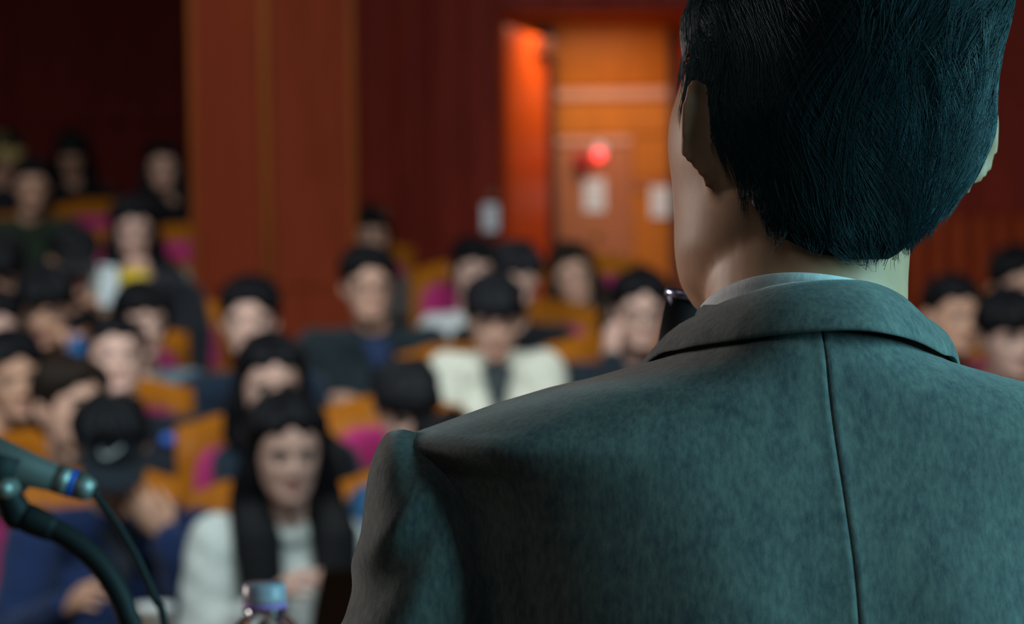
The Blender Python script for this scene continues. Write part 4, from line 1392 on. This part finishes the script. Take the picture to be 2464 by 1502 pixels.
# ---- head wear
def ball_cap(color, mark=None):
    def f(root, R, H, s):
        M_ = cloth('cap_%02x%02x%02x' % tuple(int(255 * c ** .4545) for c in color), color, .1)
        def T(P): return (P * s) @ R.T + H
        z = np.linspace(.018, .118, 14); p = np.linspace(0, 2 * PI, 48, endpoint=False)
        Z, Pp = np.meshgrid(z, p, indexing='ij')
        pt = head_surf(Pp, Z); pt = pt * np.array([1.09, 1.09, 1.0]) + np.array([0, 0, .004])
        pt[..., 2] = .018 + (pt[..., 2] - .018) * 1.10
        b = MB(); b.grid(T(pt), close_u=True); b.f.append([b.n - 48 + i for i in range(48)]); b.m.append(0)
        inn = head_surf(Pp[:1], Z[:1]) * np.array([1.02, 1.02, 1]); n0 = b.n
        b.grid(T(np.concatenate([pt[:1] + np.array([0, 0, -.002]), inn])), close_u=True)
        cap = b.build('cap', M_, root)
        u = np.linspace(-1, 1, 15); v = np.linspace(0, 1, 7)
        U, Vv = np.meshgrid(u, v)
        ang = U * 1.05
        base = head_surf(ang, .020 + 0 * ang) * np.array([1.09, 1.09, 1])
        ext = .072 * np.sqrt(np.clip(1 - .75 * U ** 2, 0, 1))
        P = base + np.stack([.15 * np.sin(ang) * ext * Vv, -ext * Vv, -.020 * Vv ** 1.3 - .012 * U ** 2 * Vv], -1)
        b = MB(); b.grid(T(P)); b.grid(T(P + np.array([0, 0, -.0035])), flip=True)
        b.build('visor', M_, cap)
        b = MB(); b.ellipsoid(T(np.array([0, .012, .130])), (.007 * s, .007 * s, .004 * s), None, 8, 6); b.build('button', M_, cap)
        if mark:
            mark(cap, T)
    return f

def swoosh(cap, T):
    """white curved tick on the front of the cap"""
    top = [(-.030, .066), (-.026, .0575), (-.016, .0545), (.000, .060), (.036, .078)]
    bot = [(-.030, .066), (-.031, .052), (-.020, .0445), (.000, .0520), (.036, .078)]
    tp, bt_ = smooth_curve([np.array([a, 0, z]) for a, z in top], 18), smooth_curve([np.array([a, 0, z]) for a, z in bot], 18)
    rows = []
    for k in (0, .5, 1):
        q = tp * (1 - k) + bt_ * k
        ph_ = q[:, 0] / .09
        pt = head_surf(ph_, q[:, 2] - .002) * np.array([1.09, 1.09, 1.0])
        pt[:, 1] -= .0045
        pt[:, 2] = .018 + (pt[:, 2] - .018) * 1.10
        rows.append(T(pt))
    b = MB(); b.grid(np.array(rows), flip=True)
    b.build('emblem', mat('white_embroidery', (.62, .70, .76), .7), cap)

def beanie(color):
    def f(root, R, H, s):
        M_ = mat('knit_%02x%02x' % (int(255 * color[0]), int(255 * color[1])), color, .95, bump=.6, scale=160, noise=.15)
        z = np.linspace(.005, .118, 14); p = np.linspace(0, 2 * PI, 48, endpoint=False)
        Z, Pp = np.meshgrid(z, p, indexing='ij')
        pt = head_surf(Pp, Z) * np.array([1.13, 1.12, 1.0]); pt[..., 2] = .005 + (pt[..., 2] - .005) * 1.16
        pt[..., :2] *= (1 + .006 * np.cos(Pp * 24))[..., None]
        b = MB(); b.grid((pt * s) @ R.T + H, close_u=True); b.f.append([b.n - 48 + i for i in range(48)]); b.m.append(0)
        hat = b.build('beanie', M_, root)
        ph_ = np.linspace(0, 2 * PI, 49)
        q = head_surf(ph_, .018 + 0 * ph_) * np.array([1.15, 1.14, 1])
        b = MB(); b.tube((q * s) @ R.T + H, .016 * s, n=10, cap=False, squash=(.6, 1.2), up=tuple(R @ np.array([0, 0, 1.0]))); b.build('cuff', M_, hat)
    return f

BLACK, NAVY, CHAR = (.010, .011, .014), (.010, .018, .034), (.016, .018, .020)
REST = {-1: (-.09, -.33, .60), 1: (.09, -.34, .60)}
CROSS = {-1: (.10, -.24, .78), 1: (-.10, -.27, .74)}
JOIN = {-1: (-.03, -.33, .68), 1: (.03, -.34, .67)}
CHIN_L = {-1: (-.09, -.33, .60), 1: (.055, -.17, .98)}
CHIN_R = {-1: (-.055, -.17, .98), 1: (.09, -.33, .60)}

# front row
capman = person(268, 1085, 'person in a white-ticked dark baseball cap and navy jacket, hand over the face', yaw=18, face_yaw=12, pitch=30, hair='short', skin=2,
       top=(.012, .026, .085), inner=(.020, .024, .034), hats=ball_cap((.012, .018, .026), swoosh), wrists={-1: (-.18, -.36, .78), 1: ('H', .115, -.10, -.20)}, curl=.35, neck=.165,
       hdir={1: np.array([-.62, -.05, .78])}, palm={1: np.array([-.2, .9, .2])}, topname='jacket', puff=.012, broad=1.12, seat_label='occupied seat under the person in the white-ticked cap', dz=.03)
girl = person(690, 1082, 'person in a white knitted sweater at the laptop, hands joined', yaw=14, face_yaw=16, pitch=10, hair='long', hl=.36, skin=1, top=(.58, .62, .60),
       wrists={-1: (-.10, -.26, .80), 1: (.10, -.27, .80)}, topname='sweater', puff=.012, seat_label='occupied seat under the person in the white sweater', seat_dx=.02, seat_yaw=24)
person(1075, 1125, 'person in a blue denim jacket mostly hidden behind the speaker\'s shoulder', bdx=.0, neck=.06, pitch=35, D=5.75, yaw=18, hair='short', top=(.035, .12, .26), topname='jacket', broad=1.1,
       seat_label='occupied seat under the person in blue denim', seat_yaw=24)
# second row
person(30, 915, 'person in black at the left edge turned right, behind the hand-on-neck sitter', D=6.9, bdx=-.16, yaw=24, face_yaw=25, pitch=0, roll=-8, hair='parted', skin=2, top=BLACK, seat_label='occupied seat at the left edge under the person in black turned right')
person(168, 985, 'person in dark brown facing right in profile, resting a hand on the neck', D=6.3, yaw=30, face_yaw=48, pitch=-6, roll=6, hair='parted', hc=2, skin=0, top=(.03, .022, .018), wrists=CHIN_R, curl=.6,
       seat_label='occupied seat under the person resting a hand on the neck')
jman = person(278, 872, 'person looking up in a black jersey with a blue chest badge', D=7.05, yaw=20, face_yaw=14, pitch=-14, bdx=.05, broad=1.15, hair='short', skin=1, top=(.012, .016, .024), sleeves=.15, wrists={-1: (-.10, -.30, .66), 1: (.17, -.22, .62)},
       topname='jersey', seat_label='occupied seat under the person in the black jersey')
person(650, 925, 'person in navy half hidden behind the white knitted sweater', bdx=.09, broad=.86, yaw=18, face_yaw=14, pitch=8, wrists=JOIN, hair='long', hl=.34, skin=1, top=(.012, .022, .035), seat_label='occupied seat under the half hidden person in navy', seat_dx=-.10)
person(978, 985, 'person in dark green bowing the head just above the speaker\'s shoulder', bdx=.10, yaw=14, face_yaw=10, pitch=24, hair='fringe', hc=1, skin=1, top=(.020, .030, .022), D=6.7,
       seat_label='occupied seat under the person bowing the head', seat_dx=-.10)
# third row
person(108, 742, 'person in charcoal looking down, hand at the chin beside a blue carton', D=7.75, yaw=18, face_yaw=5, pitch=16, hair='fringe', skin=2, top=CHAR, wrists=CHIN_L, seat_label='occupied seat under the person in charcoal with hand at the chin')
person(-12, 800, 'person in black cut off by the left edge, below the one holding a phone', D=7.6, bdx=-.26, yaw=20, hair='short', skin=1, top=BLACK, seat_label='occupied seat cut off by the left edge')
person(340, 776, 'person in a grey-blue jacket with pale collar behind the black jersey', yaw=24, face_yaw=28, pitch=6, hair='bob', skin=1, top=(.13, .19, .24), topname='jacket', collar=(.42, .38, .28), seat_label='occupied seat under the person in the grey-blue jacket', D=8.1)
person(600, 775, 'person in a navy sweater sitting in front of the pillar', D=7.6, yaw=8, face_yaw=2, pitch=0, hair='parted', skin=1, top=(.010, .020, .038), seat='chair', seat_label='black chair hidden under the person before the pillar', broad=1.08)
person(886, 690, 'person with glasses and folded arms in a dark blazer right of the pillar', yaw=12, face_yaw=12, pitch=0, hair='parted', skin=0, glasses=True, top=(.014, .022, .028), inner=(.020, .035, .090), wrists=CROSS, topname='blazer',
       seat='chair', seat_label='black chair hidden under the person with folded arms', broad=1.2, neck=.168, bdx=.03, puff=.008)
person(1190, 768, 'person in a cream padded jacket looking down with joined hands', yaw=4, face_yaw=2, pitch=17, hair='fringe', hc=1, skin=0, top=(.66, .65, .56), inner=(.04, .05, .055), wrists=JOIN, topname='jacket', puff=.012, broad=.92, neck=.132,
       seat_label='occupied seat under the person in the cream jacket', seat_yaw=15, seat_dx=-.05)
person(1540, 752, 'person with glasses in a dark jacket beside the speaker\'s cheek, hand raised', yaw=4, face_yaw=4, pitch=4, hair='parted', skin=1, glasses=True, top=(.012, .020, .028), wrists=CHIN_R, topname='jacket', puff=.008,
       seat_label='occupied seat under the glasses wearer beside the speaker', broad=1.18, bdx=-.05, seat_yaw=10)
person(2292, 765, 'person in charcoal just right of the speaker, glancing right', yaw=-10, face_yaw=22, pitch=2, roll=6, hair='short', skin=2, top=CHAR, seat_label='occupied seat under the person in charcoal right of the speaker')
person(2432, 812, 'person in dark grey with a pale shirt collar at the right edge', yaw=-14, face_yaw=12, pitch=6, hair='fringe', skin=1, top=(.03, .032, .04), collar=(.6, .58, .66), seat_label='occupied seat under the person at the right edge', D=6.9)
# fourth row and behind
person(2446, 690, 'person in black sitting highest at the right edge', D=8.65, yaw=-14, face_yaw=14, pitch=6, hair='parted', skin=0, top=BLACK, seat_label='occupied seat highest at the right edge')
person(1140, 655, 'person in a white top in a far row left of the doorway', yaw=8, face_yaw=14, pitch=2, roll=8, hair='bob', skin=1, top=(.62, .64, .66), seat_label='occupied seat under the person in the white top', D=9.6, bdx=-.02, broad=.92)
person(1240, 672, 'person in black with bowed head between the cream jacket and the doorway', yaw=4, face_yaw=30, pitch=28, hair='short', hc=1, skin=1, top=BLACK, seat_label='occupied seat under the bowed person by the doorway', D=8.5, seat_dx=.10)
person(1376, 662, 'person in dark brown with a tilted head in front of the doorway', yaw=2, face_yaw=8, pitch=4, roll=-14, hair='long', hl=.18, hc=2, skin=0, top=(.03, .027, .022), seat_label='occupied seat under the person with the tilted head', D=9.75, bdx=.11)
person(892, 572, 'person in a grey top high behind the folded-arms blazer wearer', yaw=10, face_yaw=8, pitch=0, hair='bob', skin=0, top=(.14, .13, .13), seat_label='occupied seat under the person in the grey top', D=10.35)
# left block, upper rows
gman = person(0, 655, 'person in a black hooded top with a pale chest print at the left edge', bdx=-.24, yaw=20, face_yaw=10, pitch=30, hair='fringe', skin=2, top=BLACK, hood=1, seat_label='occupied seat under the person with the pale print')
fman = person(178, 632, 'person in a dark cap holding up a white phone', bdx=-.05, yaw=20, face_yaw=24, pitch=14, hair='short', skin=2, top=BLACK, hats=ball_cap((.015, .015, .018)), wrists={-1: (-.09, -.33, .60), 1: (.115, -.22, .93)}, curl=.9,
       palm={1: np.array([-1, .1, .2]), 'up': .6}, seat_label='occupied seat under the person holding the phone')
ewoman = person(322, 552, 'person in a cream top holding a yellow snack packet', yaw=16, face_yaw=14, pitch=12, hair='long', hl=.22, skin=1, top=(.26, .25, .22), inner=(.02, .02, .022), wrists={-1: ('H', -.075, -.13, -.23), 1: ('H', .06, -.13, -.23)}, curl=.7,
       seat_label='occupied seat under the person with the yellow packet', bdx=.06)
person(76, 448, 'person in a dark green jacket high at the left', bdx=-.06, yaw=16, face_yaw=12, pitch=8, hair='short', skin=2, top=(.022, .035, .022), topname='jacket', broad=1.15, puff=.012, seat_label='occupied seat under the person in dark green')
person(393, 405, 'person dressed in black in the highest row beside the pillar', bdx=.08, yaw=14, face_yaw=6, pitch=0, hair='long', hl=.20, skin=0, top=BLACK, seat_label='occupied seat under the person in black by the pillar')
person(172, 372, 'person in black bending over, high at the left', yaw=14, face_yaw=8, pitch=42, hair='long', hl=.26, skin=2, top=BLACK, wrists=JOIN, seat_label='occupied seat under the bending person in black')
person(18, 372, 'person in a mustard knitted hat at the upper left corner', bdx=-.14, yaw=16, face_yaw=16, pitch=24, hair='short', skin=2, top=(.02, .02, .026), hats=beanie((.46, .33, .13)), seat_label='occupied seat under the person in the knitted hat')

# ------------------------------------------------------------------ small things among the audience
def local_to_world(info, p):
    r = info[0]
    return np.array(r.location) + Rz(r.rotation_euler.z) @ np.array(p)
def hold(name, info, side, label, cat, off):
    w_ = local_to_world(info, info[4][side]) + np.array(off)
    return tag(empty(name, w_), label, cat)
o = hold('phone', fman, 1, 'white phone held up by the person in the dark cap', 'phone', (.01, -.035, .14)); o.rotation_euler = (-.1, .05, .6)
b = MB(); b.box((-.036, -.004, -.075), (.036, .004, .075)); b.build('case', mat('white_phone', (.72, .78, .82), .35), o, smooth=False)
b = MB(); b.box((-.032, .0041, -.070), (.032, .0046, .070)); b.build('screen', mat('phone_screen', (.02, .05, .12), .15, emit=(.2, .45, 1), estr=.4), o, smooth=False)
b = MB(); b.tube([(-.022, -.0065, .058), (-.022, -.004, .058)], .008, n=10, round_caps=False); b.build('lens', M_EYE, o)
pk = tag(empty('snack_packet', local_to_world(ewoman, ewoman[1] + np.array((-.035, -.24, -.215)))), 'yellow snack packet in the hands of the person in the cream top', 'packet')
b = MB(); u = np.linspace(-1, 1, 9); U, Vv = np.meshgrid(u, u)
Y = .020 * (1 - U ** 2) * (1 - Vv ** 2)
G1 = np.stack([U * .055, -Y, Vv * .045], -1); b.grid(G1); b.grid(G1 * np.array([1, -1, 1]), flip=True); b.build('pouch', mat('yellow_foil', (.70, .50, .01), .35), pk)
for z in (-.045, .045):
    b = MB(); b.box((-.055, -.0012, z - .006), (.055, .0012, z + .006)); b.build('seal', mat('orange_foil', (.55, .22, .01), .35), pk, smooth=False)
cup = tag(empty('paper_cup', np.array(at(372, 1470, 5.12))), 'white paper cup in the hand of the person in the navy jacket', 'cup')
cup.location.z = DKZ + .002
b = MB(); b.lathe([(0, .002), (.029, .0), (.041, .125), (.043, .128), (.041, .130), (.039, .126), (.028, .006), (0, .006)], 24); b.build('cup_body', mat('white_card', (.72, .76, .76), .6), cup)
b = MB(); b.lathe([(.0425, .126), (.044, .132), (.040, .142), (0, .142)], 24); b.build('lid', mat('white_lid', (.78, .80, .80), .4), cup)
ct = tag(empty('drink_carton', np.array(at(188, 838, 7.28))), 'small blue drink carton by the person in charcoal', 'carton'); ct.rotation_euler = (0, .1, .5)
b = MB(); b.box((-.026, -.026, -.045), (.026, .026, .030)); b.build('carton_body', mat('blue_carton', (.03, .14, .36), .4), ct, smooth=False)
b = MB(); b.box((-.0265, -.0265, .030), (.0265, .0265, .046)); b.build('carton_top', mat('pink_carton', (.50, .30, .32), .4), ct, smooth=False)
# badge on the jersey
r, H, N, RH_, WR, EL, SH = jman
gv, _ = mesh_arrays(next(ch for ch in r.children if ch.name.startswith('jersey')).data)
want = N + np.array([.115, 0, -.058])
near = gv[(np.abs(gv[:, 0] - want[0]) < .012) & (np.abs(gv[:, 2] - want[2]) < .012)]
bc = near[np.argmin(near[:, 1])]
b = MB(); b.ellipsoid(bc, (.030, .010, .020), Rz(.3), 14, 8); o = b.build('badge', mat('blue_badge', (.05, .14, .55), .6), r)
# pale print on the hooded top
r, H, N = gman[:3]
gv, _ = mesh_arrays(next(ch for ch in r.children if ch.name.startswith('sweater')).data)
for dx, dz_, sx in ((.06, -.075, .022), (.03, -.115, .030)):
    near = gv[(np.abs(gv[:, 0] - N[0] - dx) < .014) & (np.abs(gv[:, 2] - N[2] - dz_) < .014)]
    bc = near[np.argmin(near[:, 1])]
    b = MB(); b.ellipsoid(bc, (sx, .006, .012), Rz(.25), 12, 6); b.build('chest_print', mat('pale_print', (.42, .48, .55), .7), r)
# black coat over an empty seat
p = np.array(at(408, 760, 8.86))
g = MB()
g.tube([p + np.array([-.085, .0, .075]), p + np.array([0, .01, .12]), p + np.array([.085, .0, .075])], [.045, .055, .045], n=14)
g.tube([p + np.array([0, -.0, .08]), p + np.array([.0, -.02, -.05]), p + np.array([.0, -.02, -.30])], [.09, .11, .12], n=18, squash=(1, .5), up=(0, 1, 0))
for q in (-1, 1):
    g.tube([p + np.array([q * .09, 0, .07]), p + np.array([q * .115, -.03, -.06]), p + np.array([q * .11, -.03, -.24])], [.045, .045, .038], n=12)
me = remeshed(g, .010, 5)
V, F = mesh_arrays(me)
V = V + (.004 * np.sin(V[:, :1] * 60) * np.sin(V[:, 2:] * 24)) * np.array([[0, 1, 0]])
set_co(me, V - p); me.materials.append(cloth('coat_black', (.014, .015, .020)))
coat = empty('coat', p); tag(coat, 'black padded coat hung over the seat left of the pillar', 'coat')
link('coat_body', me, coat)
b = MB(); b.tube([(-.05, -.03, .12), (0, -.05, .095), (.05, -.03, .12)], [.016, .018, .016], n=10); b.build('coat_collar', MATS['coat_black'], coat)
